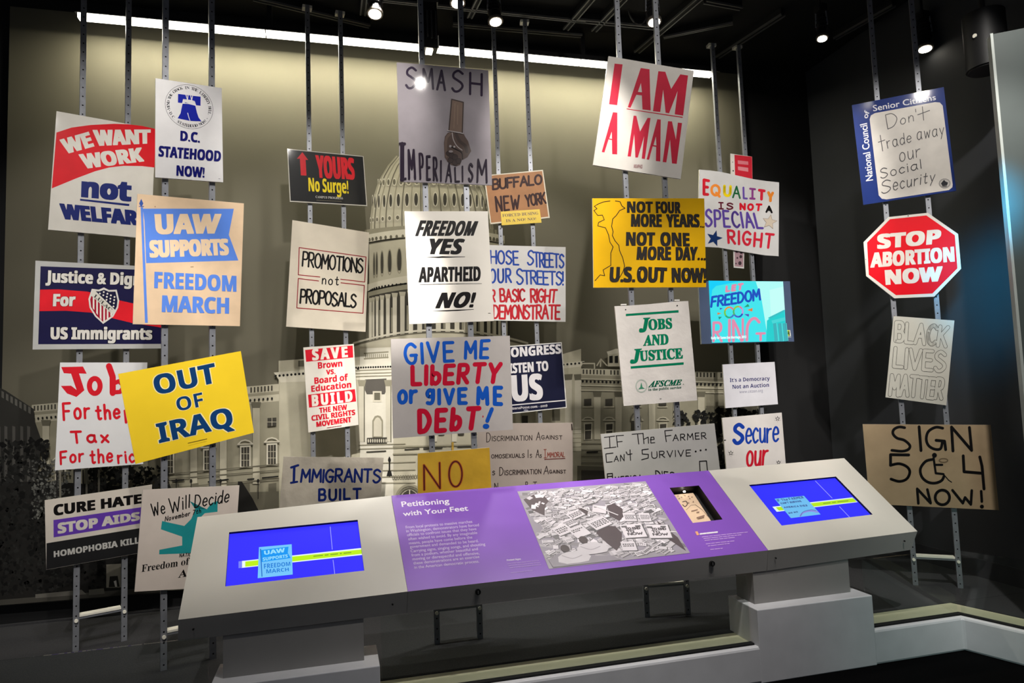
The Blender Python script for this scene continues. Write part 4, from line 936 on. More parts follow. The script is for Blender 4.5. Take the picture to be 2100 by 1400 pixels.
a.lines([[(195, 985), (190, 908), (268, 902), (272, 985)], [(192, 950), (270, 944)], [(1618, 880), (1608, 716), (1715, 710), (1732, 868)], [(1490, 890), (1618, 880)], [(1732, 868), (1930, 850)]], 14, FK)
a.hand('MERICA', FK, 14, (300, 1050), (728, 1010), (300, 950), (728, 915)); a.hand('DIES', FK, 14, (938, 990), (1222, 970), (924, 852), (1222, 882))
done(a)
# ---- rack 7
z = (1420, 310, .1786)
pq = Plane(SPL[7].o-SPL[7].n*.0135, SPL[7].u, SPL[7].v)
a = sign(pq, z, [(437, 26), (685, 62), (690, 330), (442, 300)], (196, 190, 182), 'little red card with two pale bars, above the rainbow-lettered placard', name='card_sign', th=.0055)
a.poly([(482, 40), (684, 63), (689, 328), (490, 300)], (178, 34, 48)); a.poly([(520, 104), (640, 118), (642, 157), (521, 145)], (196, 110, 118)); a.poly([(522, 174), (640, 190), (641, 236), (523, 216)], (196, 120, 126)); a.dot(462, 125, 5, K); a.dot(468, 225, 7, K, 10)
done(a)
a = sign(pq, z, [(470, 1100), (596, 1120), (592, 1346), (475, 1336)], (186, 184, 180), 'little framed pink card hanging below the rainbow-lettered placard', name='card_sign', th=.0055)
a.poly([(486, 1100), (586, 1118), (583, 1330), (486, 1322)], (150, 122, 128))
for x, y, r in ((510, 1150, 16), (560, 1165, 14), (555, 1210, 17), (515, 1225, 10), (545, 1285, 20), (500, 1290, 8)): a.dot(x, y, r, (58, 44, 50), r*1.2, n=7)
done(a)
a = sign(SPL[7], z, [(80, 210), (200, 220), (330, 238), (500, 275), (700, 320), (850, 342), (995, 357), (990, 1205), (840, 1195), (560, 1150), (300, 1105), (60, 1092)], (192, 190, 188), 'white placard reading EQUALITY in rainbow coloured letters', rough=.35)
for ch, c, w, q in (('E', (190, 30, 44), 34, ((115, 508), (192, 512), (112, 306), (208, 328))), ('Q', (222, 130, 50), 30, ((205, 512), (326, 526), (205, 370), (328, 378))), ('U', (224, 196, 20), 32, ((352, 520), (446, 530), (350, 380), (456, 388))), ('A', (30, 92, 52), 20, ((455, 538), (555, 548), (462, 386), (552, 402))),
                    ('L', (96, 70, 150), 22, ((578, 548), (636, 553), (572, 402), (640, 414))), ('|', (128, 56, 122), 24, ((652, 552), (724, 558), (648, 416), (732, 426))), ('T', (192, 36, 56), 32, ((752, 560), (832, 572), (748, 428), (845, 442))), ('Y', (208, 122, 44), 32, ((860, 578), (930, 588), (852, 456), (942, 464))),
                    ('|S', (88, 24, 40), 17, ((298, 668), (470, 674), (294, 580), (470, 592))), ('NOT', (196, 24, 40), 24, ((540, 678), (790, 692), (537, 592), (806, 600))), ('A', K, 22, ((836, 706), (922, 714), (850, 618), (908, 626))), ('SPECIAL', (84, 62, 142), 26, ((140, 872), (822, 896), (140, 656), (770, 712))), ('RIGHT', (188, 36, 54), 28, ((402, 1062), (920, 1128), (390, 892), (948, 942)))): a.hand(ch, c, w, *q)
a.star(885, 812, 86, (190, 176, 158), rot=-80, inner=.45); a.star(885, 812, 86, (120, 100, 90), rot=-80, inner=.45, outline=3); a.star(250, 1000, 96, (20, 44, 92), rot=-75, inner=.42)
done(a)
# lit monitor on rack 7
z = (1420, 560, .1143)
a = sign(SPL[7], z, [(110, 140), (1750, 145), (1825, 1225), (165, 1270)], (74, 86, 112), 'lit cyan video monitor showing LET FREEDOM RING', rough=.3, name='video_monitor', th=.018, edge=(150, 154, 156), cat='monitor')
a.poly([(1680, 1020), (1755, 1020), (1768, 1130), (1688, 1130)], (196, 196, 190)); a.poly([(1700, 1022), (1738, 1022), (1748, 1126), (1708, 1126)], (196, 214, 70)); a.text('H', 'B', (40, 60, 30), (1700, 1118), (1745, 1118), (1693, 1034), e=.05); a.poly([(1675, 1140), (1770, 1138), (1772, 1152), (1676, 1154)], (150, 156, 158))
done(a, 'casing')
s = Art(a.pl, z, base=.004, emit=1.0)
s.poly([(285, 135), (1620, 150), (1685, 1220), (345, 1250)], (62, 228, 236))
s.poly([(285, 135), (860, 145), (420, 230), (350, 300), (320, 560)], (0, 206, 250)); s.poly([(1130, 148), (1620, 150), (1652, 660), (1360, 800), (1330, 1060), (1240, 500)], (176, 252, 246)); s.poly([(1380, 300), (1625, 240), (1650, 655), (1400, 770)], (196, 255, 248))
s.poly([(1330, 850), (1640, 660), (1685, 1215), (1320, 1228)], (30, 206, 206)); s.poly([(1350, 800), (1642, 655), (1645, 690), (1390, 820)], (52, 190, 196)); s.poly([(1410, 850), (1650, 790), (1655, 850), (1430, 905)], (70, 214, 214))
for x in (1440, 1530, 1610): s.poly([(x, 905), (x+55, 895), (x+90, 1215), (x+28, 1222)], (60, 176, 184)); s.lines([[(x+66, 900), (x+98, 1212)]], 10, (90, 226, 226))
PK = (224, 140, 172); FB = (16, 78, 190)
s.hand('LET', PK, 40, (580, 352), (890, 305), (588, 225), (918, 168)); s.hand('FREEDOM', FB, 40, (308, 628), (1228, 496), (335, 415), (1210, 270), gap=22)
for cx, cy, cols in ((655, 705, ((224, 110, 140), (210, 120, 180), (60, 120, 200), (40, 170, 120), (120, 200, 60), (230, 150, 60))), (812, 692, ((224, 120, 150), (190, 150, 220), (30, 80, 190), (70, 90, 200), (60, 190, 110), (150, 200, 60)))):
    for k, c in enumerate(cols): s.ring(cx, cy, 82, 92, 30, c, -90+60*k, -30+60*k, n=8)
for pts, c in (([(440, 705), (512, 722), (438, 752)], (220, 130, 70)), ([(480, 622), (538, 632), (485, 660)], (70, 90, 190)), ([(455, 782), (520, 785), (470, 835)], (30, 150, 130)), ([(915, 615), (985, 552), (1015, 600)], (30, 160, 110)), ([(970, 662), (1070, 625), (1065, 690)], (226, 126, 60)), ([(918, 738), (1005, 735), (1000, 785)], (90, 70, 180))): s.poly(pts, c)
s.hand('R', PK, 46, (345, 1240), (535, 1240), (350, 865)); s.stroke([(655, 845), (652, 1215)], 52, PK); s.stroke([(725, 1215), (722, 850), (800, 1000), (870, 1210)], 52, PK); s.stroke([(892, 825), (894, 1205)], 42, PK)
s.stroke([(1185, 880), (1120, 815), (1040, 840), (975, 960), (965, 1200)], 54, PK, smooth=True); s.stroke([(1140, 1085), (1285, 1080)], 42, PK); s.stroke([(1212, 1080), (1212, 1200)], 46, PK)
s.text('Rally for Same-Sex Marriage, 2013', 'B', (222, 255, 255), (325, 1188), (955, 1166), (325, 1142), e=.05)
s.mb.build('screen', a.root)
z = (1460, 730, .1714)
a = sign(SPL[7], z, [(128, 100), (750, 68), (790, 575), (162, 622)], (200, 198, 204), "white printed placard reading It's a Democracy Not an Auction")
a.text("It's a Democracy", 'B', (26, 30, 92), (216, 310), (692, 288), (214, 265)); a.text('Not an Auction', 'B', (26, 30, 92), (248, 391), (682, 367), (246, 345)); a.text('www.citizen.org', 'R', (120, 120, 140), (328, 446), (610, 428), (327, 408))
done(a)
a = sign(SPL[7], z, [(122, 738), (835, 675), (900, 1500), (192, 1560)], (204, 198, 194), 'white placard reading Secure our with tiny stars, behind the right kiosk')
SB, SC = (22, 58, 152), (182, 26, 44)
a.hand('S', SB, 46, (240, 1066), (388, 1066), (248, 800)); a.hand('ecure', SB, 25, (395, 1060), (805, 1028), (398, 868), (802, 842), x=True, gap=20); a.hand('our', SC, 29, (405, 1328), (668, 1312), (408, 1132), (684, 1108), x=True, gap=22)
a.hand('VOTE', SC, 40, (260, 1520), (820, 1480), (255, 1370))
for x, y, r in ((785, 748, 28), (226, 1160, 28), (797, 1272, 26)):
    a.star(x, y, r, K, outline=5)
    a.lines([[(x+r*1.15*math.cos(R(t)), y+r*1.15*math.sin(R(t))), (x+r*1.5*math.cos(R(t)), y+r*1.5*math.sin(R(t)))] for t in (-140, -40, 30, 90, 150)], 3, (110, 106, 110))
a.dot(155, 1005, 14, K, 6)
done(a)
# ---- rack 8
z = (1740, 170, .1858)
a = sign(SPL[8], z, [(38, 245), (1052, 45), (1190, 1190), (165, 1345)], (14, 42, 112), 'blue-bordered white placard with pencilled words at the far right', rough=.5, coat=.2, mott=.08, edge=(120, 130, 160))
SP = (208, 202, 194)
a.poly([(234, 400), (248, 358), (292, 333), (955, 212), (1008, 216), (1040, 250), (1150, 1120), (1146, 1152), (1108, 1182), (420, 1285), (368, 1278), (334, 1240)], SP)
a.text('Senior Citizens', 'R', (214, 214, 218), (274, 314), (968, 187), (266, 248), (957, 124), e=.02); a.text('National Council', 'R', (214, 214, 218), (272, 1074), (205, 440), (194, 1086), (126, 460), e=.02); a.text('of', 'R', (214, 214, 218), (208, 396), (235, 318), (152, 378), (180, 300), x=False, e=.03)
PC = (78, 76, 78)
a.hand('D', PC, 8, (432, 515), (552, 470), (404, 352)); a.hand('on', PC, 8, (572, 466), (722, 425), (570, 396), (715, 350), x=True); a.lines([[(740, 290), (744, 322)], [(815, 263), (830, 412)], [(764, 352), (896, 304)]], 8, PC)
a.lines([[(350, 578), (378, 752)], [(330, 655), (402, 630)]], 8, PC); a.hand('rade', PC, 8, (432, 728), (695, 655), (415, 640), (690, 580), x=True); a.hand('away', PC, 8, (755, 638), (1058, 572), (752, 545), (1054, 488), x=True)
a.hand('our', PC, 8, (565, 876), (798, 812), (558, 772), (792, 720), x=True); a.hand('Social', PC, 9, (355, 1060), (808, 945), (342, 945), (796, 838)); a.hand('S', PC, 9, (362, 1232), (470, 1205), (360, 1085)); a.hand('ecurity', PC, 9, (492, 1192), (948, 1090), (486, 1100), (960, 1010), x=True)
a.dot(1062, 1108, 66, (150, 146, 142), 54); a.dot(1062, 1108, 52, (186, 180, 174), 42); a.poly([(1020, 1110), (1040, 1085), (1055, 1070), (1070, 1088), (1098, 1100), (1088, 1130), (1035, 1135)], (40, 40, 44)); a.dot(1060, 1140, 30, (60, 60, 62), 6)
done(a)
z = (1760, 430, .1357)
a = sign(SPL[8], z, [(80, 490), (455, 110), (1050, 45), (1510, 365), (1555, 890), (1150, 1312), (545, 1337), (120, 1000)], (196, 192, 184), 'red octagon placard with white rim reading STOP ABORTION NOW', rough=.4)
a.poly([(134, 496), (480, 142), (1030, 85), (1460, 385), (1500, 885), (1120, 1265), (570, 1290), (160, 980)], (198, 8, 24), mott=.02)
OW = (204, 198, 190)
a.text('STOP', 'B', OW, (288, 594), (1240, 512), (283, 372), (1262, 292), e=.07); a.text('ABORTION', 'B', OW, (182, 876), (1460, 782), (188, 652), (1446, 556), e=.05); a.text('NOW', 'B', OW, (415, 1136), (1262, 1078), (398, 912), (1275, 852), e=.07)
a.dot(755, 92, 9, K); a.dot(115, 750, 6, K)
done(a)
z = (1400, 467, 1/3)
BP = (180, 178, 168)
a = sign(SPL[8], z, [(1297, 542), (1672, 570), (1622, 1092), (1248, 1042)], BP, 'grey-white placard with hollow pencilled capitals reading BLACK LIVES MATTER', bump=.15)
for t, q in (('BLACK', ((1296, 706), (1628, 742), (1302, 568), (1650, 598))), ('LIVES', ((1286, 866), (1622, 896), (1298, 728), (1628, 752))), ('MATTER', ((1262, 1036), (1602, 1064), (1272, 890), (1622, 920)))): a.hand(t, (72, 70, 66), 25, *q, hollow=(BP, 5.5), gap=22)
done(a)
z = (1760, 850, .15)
a = sign(SPL[8], z, [(60, 130), (1812, 140), (1925, 1305), (155, 1220)], (156, 136, 108), 'brown cardboard placard inked SIGN 504 NOW at the far right', edge=(190, 184, 170), mott=.07, rough=.6)
CK = (12, 11, 12)
for pts in ([(635, 178), (560, 168), (490, 200), (475, 260), (530, 320), (630, 350), (705, 420), (685, 475), (600, 500), (460, 487)], [(1155, 185), (1060, 172), (960, 230), (930, 330), (960, 420), (1040, 470), (1125, 465), (1150, 370)], [(440, 692), (560, 670), (670, 715), (705, 790), (660, 880), (560, 912), (448, 880)], [(1010, 612), (920, 640), (850, 740), (870, 850), (950, 920), (1050, 935), (1140, 900), (1172, 842)]): a.stroke(pts, 38, CK, smooth=True)
a.lines([[(832, 165), (858, 490)], [(1065, 350), (1180, 362), (1195, 478)], [(1295, 495), (1275, 168), (1550, 488), (1520, 175)], [(690, 550), (442, 546), (442, 692)], [(1435, 562), (1447, 780), (1690, 800)], [(1662, 578), (1692, 700), (1720, 1015)]], 40, CK)
a.lines([[(1030, 590), (1060, 800), (1165, 812)], [(1062, 685), (1148, 685)]], 30, CK); a.stroke([(1165, 812), (1235, 895), (1275, 922)], 14, CK); a.dot(1042, 555, 34, CK); a.ring(1165, 625, 58, 26, 16, (104, 88, 68), n=20)
a.lines([[(822, 1212), (806, 1012), (990, 1208), (945, 1022)], [(1288, 1032), (1430, 1208), (1460, 1130), (1540, 1226), (1552, 1035)], [(1680, 1045), (1690, 1185)]], 36, CK); a.ring(1150, 1130, 98, 100, 38, CK); a.dot(1690, 1256, 28, CK)
done(a)

# ================================================================== the reading rail: two kiosks and the purple panel between them
YF, YB = 3.04, 3.45
def unit_plane(fl, fr, bl, br):
    a, b = on(1, YF, *fl), on(1, YF, *fr); m = (on(1, YB, *bl)+on(1, YB, *br))/2
    return Plane((a+b)/2, b-a, m-(a+b)/2)
def homog(q):
    """unit square (u right, v down the slope) to the four corners q = TL, TR, BR, BL"""
    (x0, y0), (x1, y1), (x2, y2), (x3, y3) = q
    dx1, dx2, dx3 = x1-x2, x3-x2, x0-x1+x2-x3; dy1, dy2, dy3 = y1-y2, y3-y2, y0-y1+y2-y3
    den = dx1*dy2-dx2*dy1; g = (dx3*dy2-dx2*dy3)/den; h = (dx1*dy3-dx3*dy1)/den
    a, b, c, d, e, f = x1-x0+g*x1, x3-x0+h*x3, x0, y1-y0+g*y1, y3-y0+h*y3, y0
    return lambda u, v: ((a*u+b*v+c)/(g*u+h*v+1), (d*u+e*v+f)/(g*u+h*v+1))
KIO = mat((186, 182, 174), .33, coat=.25, mott=.02, scale=4)
FAS = mat((140, 138, 136), .5, mott=.03, scale=4)  # darker copy of the plinth paint: shade under the desk put into colour
PUR = (126, 80, 180)
def unit(name, label, cat, fl, fr, br, bl, low, hole, topm, group=None):
    """sloping desk unit; returns the root, its slope plane and the root's frame. hole: pixel corners TL TR BR BL of the cut-out"""
    pl = unit_plane(fl, fr, bl, br)
    root = empty(name, pl.mat(), label, cat, group)
    L = lambda p: Vector((*pl.loc(*p), 0))
    FL, FR, BR, BL = L(fl), L(fr), L(br), L(bl)
    H = [L(p) for p in hole]
    b = MB(); o = [BL, BR, FR, FL]
    for k in range(4): b.face([o[(k+1) % 4], o[k], H[k], H[(k+1) % 4]], topm)
    th = .004
    for k in range(4):                                   # rim of the cut-out
        b.face([H[k], H[(k+1) % 4], H[(k+1) % 4]-Vector((0, 0, .014)), H[k]-Vector((0, 0, .014))], mat((24, 22, 30), .5))
    b.build('slope_panel', root)
    inv = pl.mat().inverted()
    a, c = on(1, YF+.02, *low[0]), on(1, YF+.02, *low[1])
    f0, f1 = pl.mat() @ FL, pl.mat() @ FR; k0, k1 = pl.mat() @ BL, pl.mat() @ BR
    b = MB()
    inset = .004
    lo = [a, c, Vector((k1.x-.02, YB-.005, k1.z-.16)), Vector((k0.x+.02, YB-.005, k0.z-.16))]
    hi = [f0, f1, k1, k0]
    lo = [inv @ p for p in lo]; hi = [inv @ p for p in hi]
    dz = Vector((0, 0, -.0165)); hi2 = [p+dz for p in hi]
    b.face([hi[0], lo[0], lo[1], hi[1]], FAS)            # fascia
    b.face([hi[1], lo[1], lo[2], hi[2]], FAS); b.face([hi[3], lo[3], lo[0], hi[0]], FAS); b.face([hi[2], lo[2], lo[3], hi[3]], FAS)
    b.face([lo[3], lo[2], lo[1], lo[0]], FAS)
    b.build('housing', root)
    w0, w1, w2 = [pl.mat() @ p for p in lo[:3]]; nn = (w1-w0).cross(w2-w0)
    return root, pl, inv, lambda x, y: w0.z-(nn.x*(x-w0.x)+nn.y*(y-w0.y))/nn.z
def screw(root, inv, px, py, r=.004):
    p = on(1, YF, px, py); b = MB(); b.tube([p+Vector((0, -.003, 0)), p+Vector((0, .003, 0))], r, mat((20, 20, 20), .4), 10)
    o = b.build('screw', root); o.matrix_parent_inverse = Matrix(); o.data.transform(inv)
def lock(root, inv, px, py):
    p = on(1, YF, px, py)
    b = MB(); b.tube([p+Vector((0, -.008, 0)), p+Vector((0, .004, 0))], .0125, mat((16, 16, 17), .3), 18)
    o = b.build('lock', root); o.data.transform(inv)
    b = MB(); b.box((p.x-.002, p.y-.0095, p.z-.007), (p.x+.002, p.y-.008, p.z+.007), mat((150, 150, 150), .3, .8)); k = b.build('keyhole', o); k.data.transform(inv)
def pedestal(x0, x1, u0, u1, under, zp, label):
    root = empty('pedestal', Matrix.Translation(((x0+x1)/2, 3.1, 0)), label, 'pedestal', 'stepped pedestals of the reading rail')
    dx, dy = (x0+x1)/2, 3.1
    b = MB(); b.box((x0-dx, 2.984-dy, 0), (x1-dx, 3.24-dy, zp), CURBM); b.build('plinth', root, bevel=.004)
    c = [(u0, 3.066), (u1, 3.066), (u1, 3.22), (u0, 3.22)]
    b = MB(); b.prism([(x-dx, y-dy, zp) for x, y in c], [(x-dx, y-dy, under(x, y)-.008) for x, y in c], FAS); b.build('upper_block', root)
KG = 'interactive kiosks of the reading rail'
# left kiosk
root, pl, inv, und = unit('interactive_kiosk', 'left grey kiosk desk whose blue screen shows a small pennant placard', 'kiosk', (365.5, 1270.5), (836, 1212.5), (802, 1016), (405, 1060), ((365, 1314.5), (834, 1256.5)), [(470, 1091), (733.5, 1065.5), (747, 1169.5), (462, 1202)], KIO, KG)
pedestal(-.50, .158, -.461, .097, und, .316, 'left stepped grey pedestal, cut off by the bottom edge'); screw(root, inv, 396.5, 1290); screw(root, inv, 805, 1239)
sp = Plane(pl.o-pl.n*.012, pl.u, pl.v)
s = Art(pl, (440, 1040, .1619), base=-.0125, eps=.0001, emit=1.0)
s.poly([(170, 300), (1825, 140), (1912, 810), (120, 1015)], (50, 44, 255))
s.lines([[(1464, 225), (1490, 508)], [(1500, 645), (1524, 838)]], 9, (150, 150, 255))
s.poly([(330, 658), (1862, 492), (1874, 580), (330, 745)], (236, 250, 246)); s.poly([(300, 662), (345, 657), (345, 743), (300, 747)], (120, 130, 250)); s.poly([(385, 664), (1864, 510), (1872, 566), (385, 730)], (190, 240, 10))
s.lines([[(1255+24*k, 598-2.4*k), (1270+24*k, 596-2.4*k)] for k in range(20) if k not in (5, 8, 13, 15)], 13, (120, 160, 30))
s.poly([(560, 482), (975, 445), (988, 828), (543, 875)], (116, 198, 252)); s.poly([(578, 520), (935, 476), (925, 555), (962, 620), (585, 672)], (0, 150, 244)); s.poly([(572, 505), (586, 503), (604, 855), (592, 856)], (30, 110, 200))
s.text('UAW', 'B', (150, 222, 255), (628, 580), (892, 546), (622, 530), (886, 492), e=.05); s.text('SUPPORTS', 'B', (150, 222, 255), (608, 658), (926, 612), (606, 616), (924, 572), e=.03); s.text('FREEDOM', 'B', (20, 120, 214), (625, 755), (958, 716), (622, 695), (956, 668)); s.text('MARCH', 'B', (20, 120, 214), (655, 816), (940, 785), (652, 765), (936, 742))
s.mb.build('screen', root)
# right kiosk
root, pl, inv, und = unit('interactive_kiosk', 'right grey kiosk desk whose blue screen shows a small handwritten placard', 'kiosk', (1575.5, 1128), (1881.5, 1089), (1731, 939), (1453, 964.5), ((1573, 1170), (1868, 1127)), [(1536, 994), (1714.3, 976.8), (1789.7, 1054.5), (1603, 1077.3)], KIO, KG)
pedestal(1.944, 2.606, 1.985, 2.545, und, .342, 'right stepped grey pedestal, standing in the curb'); screw(root, inv, 1591, 1144); screw(root, inv, 1855, 1109)
s = Art(pl, (1520, 950, .15238), base=-.0125, eps=.0001, emit=1.0)
s.poly([(85, 275), (1290, 155), (1800, 695), (545, 850)], (46, 46, 255))
s.lines([[(1010, 215), (1235, 445)], [(1335, 560), (1490, 722)]], 8, (150, 150, 255))
s.poly([(430, 562), (1510, 436), (1580, 500), (490, 630)], (226, 244, 240)); s.poly([(475, 570), (1520, 448), (1568, 494), (520, 614)], (184, 232, 20))
s.lines([[(1120+24*k, 518-2.6*k), (1138+24*k, 516-2.6*k)] for k in range(14) if k not in (4, 7)], 12, (120, 160, 40))
s.poly([(460, 455), (855, 415), (1080, 665), (680, 715)], (110, 190, 240))
SK = (60, 90, 150)
s.hand('IF The FARMER', SK, 7, (505, 496), (860, 448), (480, 462), (832, 420)); s.hand('CAN\'T SURVIVE', SK, 7, (550, 530), (830, 498), (532, 506), (808, 476)); s.hand('AMERICA DIES', SK, 7, (592, 584), (910, 556), (576, 562), (890, 532)); s.hand('NO NO', SK, 7, (655, 660), (780, 640), (640, 640))
s.stroke([(805, 685), (850, 640), (950, 618), (1040, 635)], 22, (140, 140, 226), smooth=True); s.stroke([(808, 690), (845, 632), (945, 605), (1020, 612)], 6, SK, smooth=True)
s.mb.build('screen', root)
# purple panel
fl, fr, br, bl = (836.5, 1212.5), (1575, 1128), (1452.5, 964.5), (802.5, 1016)
hole = [(1373.2, 1000), (1433.2, 995.2), (1482, 1064.7), (1420.8, 1071.9)]
root, pl, inv, und = unit('reading_panel', 'purple text panel with a black and white photograph, between the two kiosks', 'information panel', fl, fr, br, bl, ((834.5, 1256.7), (1572, 1170)), hole, mat(PUR, .3, coat=.35, mott=.03, scale=3))
lock(root, inv, 980, 1213); lock(root, inv, 1460, 1155)
a = Art(pl, (800, 980, .17146), base=.0003, eps=.00003, rough=.35)
PW = (222, 214, 226)
a.text('Petitioning', 'R', PW, (142, 345), (712, 303), (130, 282), (700, 240), e=.03); a.text('with Your Feet', 'R', PW, (160, 456), (937, 388), (148, 400), (925, 328), e=.03)
LC = (190, 170, 208)
for t, x0, y0, x1, y1 in (('From local protests to massive marches', 190, 605, 985, 535), ('in Washington, demonstrators have forced', 195, 650, 1065, 575), ('officials to confront issues that they have', 205, 697, 1035, 622), ('often wished to avoid. By any imaginable', 218, 745, 1045, 668), ('means, people have come before the', 228, 795, 985, 722), ('government and demanded to be heard.', 238, 838, 1060, 765),
                          ('Carrying signs, singing songs, and shouting', 248, 890, 1140, 805), ('from a podium, whether beautiful and', 258, 938, 1052, 862), ('moving or disrespectful and offensive,', 270, 985, 1070, 912), ('these demonstrations are an exercise', 280, 1035, 1070, 955), ('in the American democratic process.', 292, 1085, 1068, 1010)):
    a.text(t, 'R', LC, (x0, y0), (x1, y1), (x0-6, y0-33), (x1-6, y1-33), e=.02)
a.text('Protest Signs', 'B', PW, (1398, 992), (1565, 976), (1394, 974))
rd = random.Random(5)
def fine(z_, x0, y0, x1, y1, w, c):
    a.z = z_; t = 0; L = math.hypot(x1-x0, y1-y0); segs = []
    while t < L-14:
        n = min(L-t, rd.uniform(14, 60)); segs.append([(x0+(x1-x0)*t/L, y0+(y1-y0)*t/L), (x0+(x1-x0)*(t+n)/L, y0+(y1-y0)*(t+n)/L)]); t += n+9
    a.lines(segs, w, c)
Z1 = (800, 980, .17146); Z2 = (1050, 960, .238)
for q in ((1405, 1025, 1778, 986), (1418, 1050, 1790, 1012), (1432, 1074, 1802, 1036), (1446, 1134, 1700, 1106)): fine(Z1, *q, 7, (158, 124, 196))
for q in ((1638, 592, 2028, 550), (1652, 606, 1985, 572), (1662, 622, 1932, 594), (1672, 652, 1912, 626), (1690, 670, 1872, 648), (1710, 700, 1825, 688)): fine(Z2, *q, 6, (186, 150, 214))
a.z = Z2; a.poly([(1577, 546), (1597, 542), (1613, 574), (1592, 578)], (222, 160, 120)); fine(Z2, 1622, 566, 1784, 548, 13, PW)
a.z = Z2
# the printed photograph: rows of strewn placards, drawn in its own unit square
sq = homog([(1060.7, 1007.6), (1323.7, 986.7), (1415.3, 1133.7), (1125.7, 1166.6)])
a.warp = sq
a.poly([(0, 0), (1, 0), (1, 1), (0, 1)], (150, 144, 154))
rp = random.Random(21)
def g(v): return (v, int(v*.97), v)
def quad(cx, cy, w, h, an, c):
    co, si = math.cos(an), math.sin(an)
    pts = [(cx+x*co-y*si, cy+(x*si+y*co)*1.1) for x, y in ((-w, -h), (w, -h), (w, h), (-w, h))]
    a.k = (a.k+1) % 90; a.d = 2.5e-6*a.k
    a.mb.face([a.p(min(.998, max(.002, x)), min(.998, max(.002, y))) for x, y in pts], a.m(c)); a.d = 0
def placard(x, y, w, h, an, lv, ink, rows):
    quad(x+.004, y+.006, w*1.04, h*1.04, an, g(96)); quad(x, y, w, h, an, g(lv))
    co, si = math.cos(an), math.sin(an)
    for r_ in range(rows):
        v = -h*.6+1.2*h*(r_+.5)/rows
        t = -w*.8
        while t < w*.75:
            n = rp.uniform(.12, .3)*w; quad(x+(t+n/2)*co-v*si, y+(t+n/2)*si*1.1+v*co*1.1, n*.42, h*.42/rows, an, g(ink)); t += n*1.25
a.l += 1
for i in range(90): quad(rp.uniform(.02, .98), rp.uniform(.02, .95), rp.uniform(.02, .08), rp.uniform(.006, .03), rp.uniform(-.5, .5), g(rp.choice((96, 116, 140, 170, 182))))
a.l += 8
for (x0, x1, y0, y1, n) in ((.1, .97, .03, .2, 190), (.1, .58, .2, .62, 170), (.6, .97, .18, .45, 100), (.55, .93, .45, .62, 60), (.48, .9, .76, .95, 60), (.03, .34, .3, .85, 90), (.3, .6, .62, .85, 50)):
    for i in range(n):
        x, y = rp.uniform(x0, x1), rp.uniform(y0, y1); w = rp.uniform(.015, .045); an = rp.choice((-.35, .1, -.2, .3, -.5))+rp.uniform(-.2, .2)
        placard(x, y, w, rp.uniform(.008, .02)*(.6+y), an, rp.choice((188, 200, 214, 222, 176)), rp.choice((120, 140, 90)), rp.choice((0, 1, 2)))
a.l += 10
for pts in ([(.02, .12), (.13, .05), (.18, .1), (.2, .2), (.15, .24), (.12, .36), (.05, .27)], [(.6, .3), (.66, .28), (.7, .36), (.68, .46), (.63, .52), (.58, .44)], [(.5, .56), (.58, .58), (.6, .68), (.56, .8), (.5, .88), (.46, .78), (.42, .64)], [(.38, .3), (.45, .33), (.42, .41), (.34, .4)], [(.9, .55), (.98, .8), (.98, .97), (.9, .8)]): a.poly(pts, (84, 73, 77))
a.l += 2
for i in range(22): quad(rp.uniform(.05, .28), rp.uniform(.05, .24), rp.uniform(.004, .02), rp.uniform(.01, .03), rp.uniform(-.8, .8), g(rp.choice((210, 220, 190, 150))))
a.l += 8
for cx, cy, w, h, an, rows in ((.2, .56, .06, .05, -.4, 3), (.31, .6, .06, .06, -.35, 4), (.34, .38, .06, .04, -.45, 3), (.27, .48, .05, .04, -.4, 3), (.48, .52, .075, .055, -.42, 4), (.53, .34, .05, .045, .35, 3), (.72, .48, .045, .05, .15, 4), (.83, .5, .04, .05, .15, 4), (.6, .84, .05, .05, .12, 3)): placard(cx, cy, w, h, an, 212, 92, rows)
a.l += 8
for cx, cy, an in ((.69, .66, .05), (.87, .7, .14)):
    quad(cx+.006, cy+.01, .082, .082, an, g(92)); quad(cx, cy, .08, .078, an, g(214)); a.l += 10
    quad(cx-.05, cy-.062, .02, .01, an, g(100)); quad(cx+.05, cy-.052, .02, .01, an, g(100))
    for t, v in (('TO END', -.028), ('TO', .005), ('NOW', .04)): a.hand(t, (84, 78, 82), .009, (cx-.05-an*v, cy+v+.012-.05*an), (cx+(.055 if t != 'TO' else .0)-an*v, cy+v+.012+.05*an), (cx-.05-an*v+.002, cy+v-.014-.05*an))
for x0, y0, x1, y1 in ((.36, .24, .5, .42), (.5, .28, .64, .44), (.94, .72, .99, .73)): a.stroke([(x0, y0), (x1, y1)], .01, (216, 210, 214))
a.poly([(.02, .9), (.1, .84), (.2, .86), (.3, .9), (.45, .93), (.5, .99), (.03, .99)], (142, 136, 145))
for (hx, hy) in ((.16, .79), (.31, .71)):
    a.poly([(hx-.035, hy+.06), (hx+.0, hy+.045), (hx+.07, hy+.04), (hx+.12, hy+.07), (hx+.15, hy+.12), (hx+.12, hy+.17), (hx+.05, hy+.18), (hx-.03, hy+.18), (hx-.08, hy+.15), (hx-.07, hy+.09)], (198, 192, 198)); a.dot(hx, hy, .03, (78, 68, 70), .046)
    a.stroke([(hx-.04, hy+.08), (hx+.02, hy+.125), (hx+.09, hy+.1)], .008, (160, 154, 162), smooth=True)
a.warp = None; a.z = Z2
a.mb.build('printing', root)
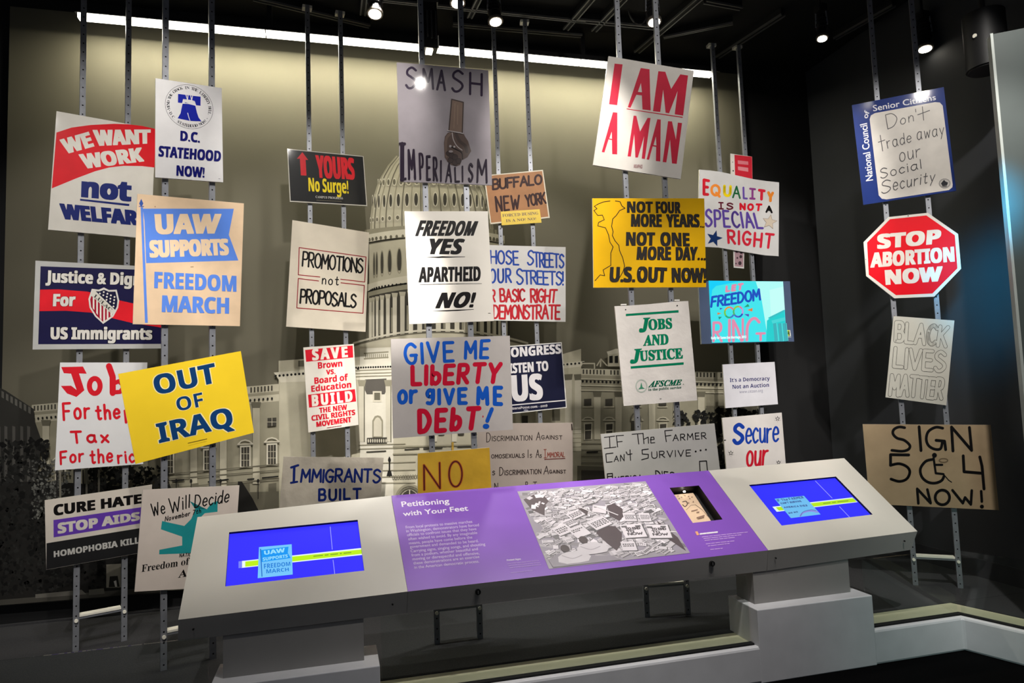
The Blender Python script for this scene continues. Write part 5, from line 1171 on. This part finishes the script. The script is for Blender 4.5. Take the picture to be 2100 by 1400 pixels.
# recessed case in the purple panel with a leaflet inside
Hh = [Vector((*pl.loc(*p), 0)) for p in hole]
b = MB(); D = Vector((0, 0, -.06)); cm = mat((22, 19, 21), .5)
for k in range(4): b.face([Hh[k]+Vector((0, 0, -.013)), Hh[(k+1) % 4]+Vector((0, 0, -.013)), Hh[(k+1) % 4]+D, Hh[k]+D], cm)
b.face([h+D for h in Hh], cm); b.build('display_case', root)
b = MB(); c = (Hh[0]+Hh[1])/2; e = c+Vector((.0, -.012, -.02)); b.tube([e, e+Vector((0, -.006, -.004))], .006, LENS, 12); b.build('case_light', root)
fp = Plane(pl.o-pl.n*.045, pl.u, pl.v)
z = Z2
c0 = [fp.loc(z[0]+z[2]*x, z[1]+z[2]*y) for x, y in ((1395, 228), (1560, 212), (1715, 455), (1560, 478))]
cx = sum(p[0] for p in c0)/4; cy = sum(p[1] for p in c0)/4
fq = Plane(fp.o+fp.u*cx+fp.v*cy, fp.u, fp.v)
lf = empty('leaflet', fq.mat(), 'yellowed printed leaflet lying in the small case of the purple panel', 'leaflet')
f = Art(fq, z, base=.0005, eps=.0003, rough=.6)
pts = [(1395, 228), (1560, 212), (1720, 462), (1556, 476)]
b = MB(); b.prism([f.p(*p)[:2]+(-.0145,) for p in pts][::-1], [f.p(*p)[:2]+(.0003,) for p in pts][::-1], mat((150, 110, 110), .6)); b.build('mount', lf)
f.poly(pts, (216, 186, 156))
f.stroke([(1470, 290), (1500, 285), (1510, 310), (1490, 330), (1470, 315)], 8, (80, 60, 54), smooth=True); f.stroke([(1500, 360), (1540, 320), (1580, 315)], 3, (110, 90, 80)); f.stroke([(1580, 315), (1640, 360), (1700, 430)], 4, (120, 98, 86))
for x, y in ((1430, 240), (1460, 250), (1490, 238), (1520, 244), (1440, 262), (1530, 262), (1550, 250), (1450, 330), (1520, 300), (1560, 290)): f.dot(x, y, 6, (150, 124, 106), 4)
for x0, y0, x1, y1 in ((1545, 372, 1595, 360), (1590, 384, 1610, 380), (1590, 430, 1655, 410), (1600, 438, 1650, 424)): f.lines([[(x0, y0), (x1, y1)]], 7, (140, 110, 96))
f.mb.build('print', lf)
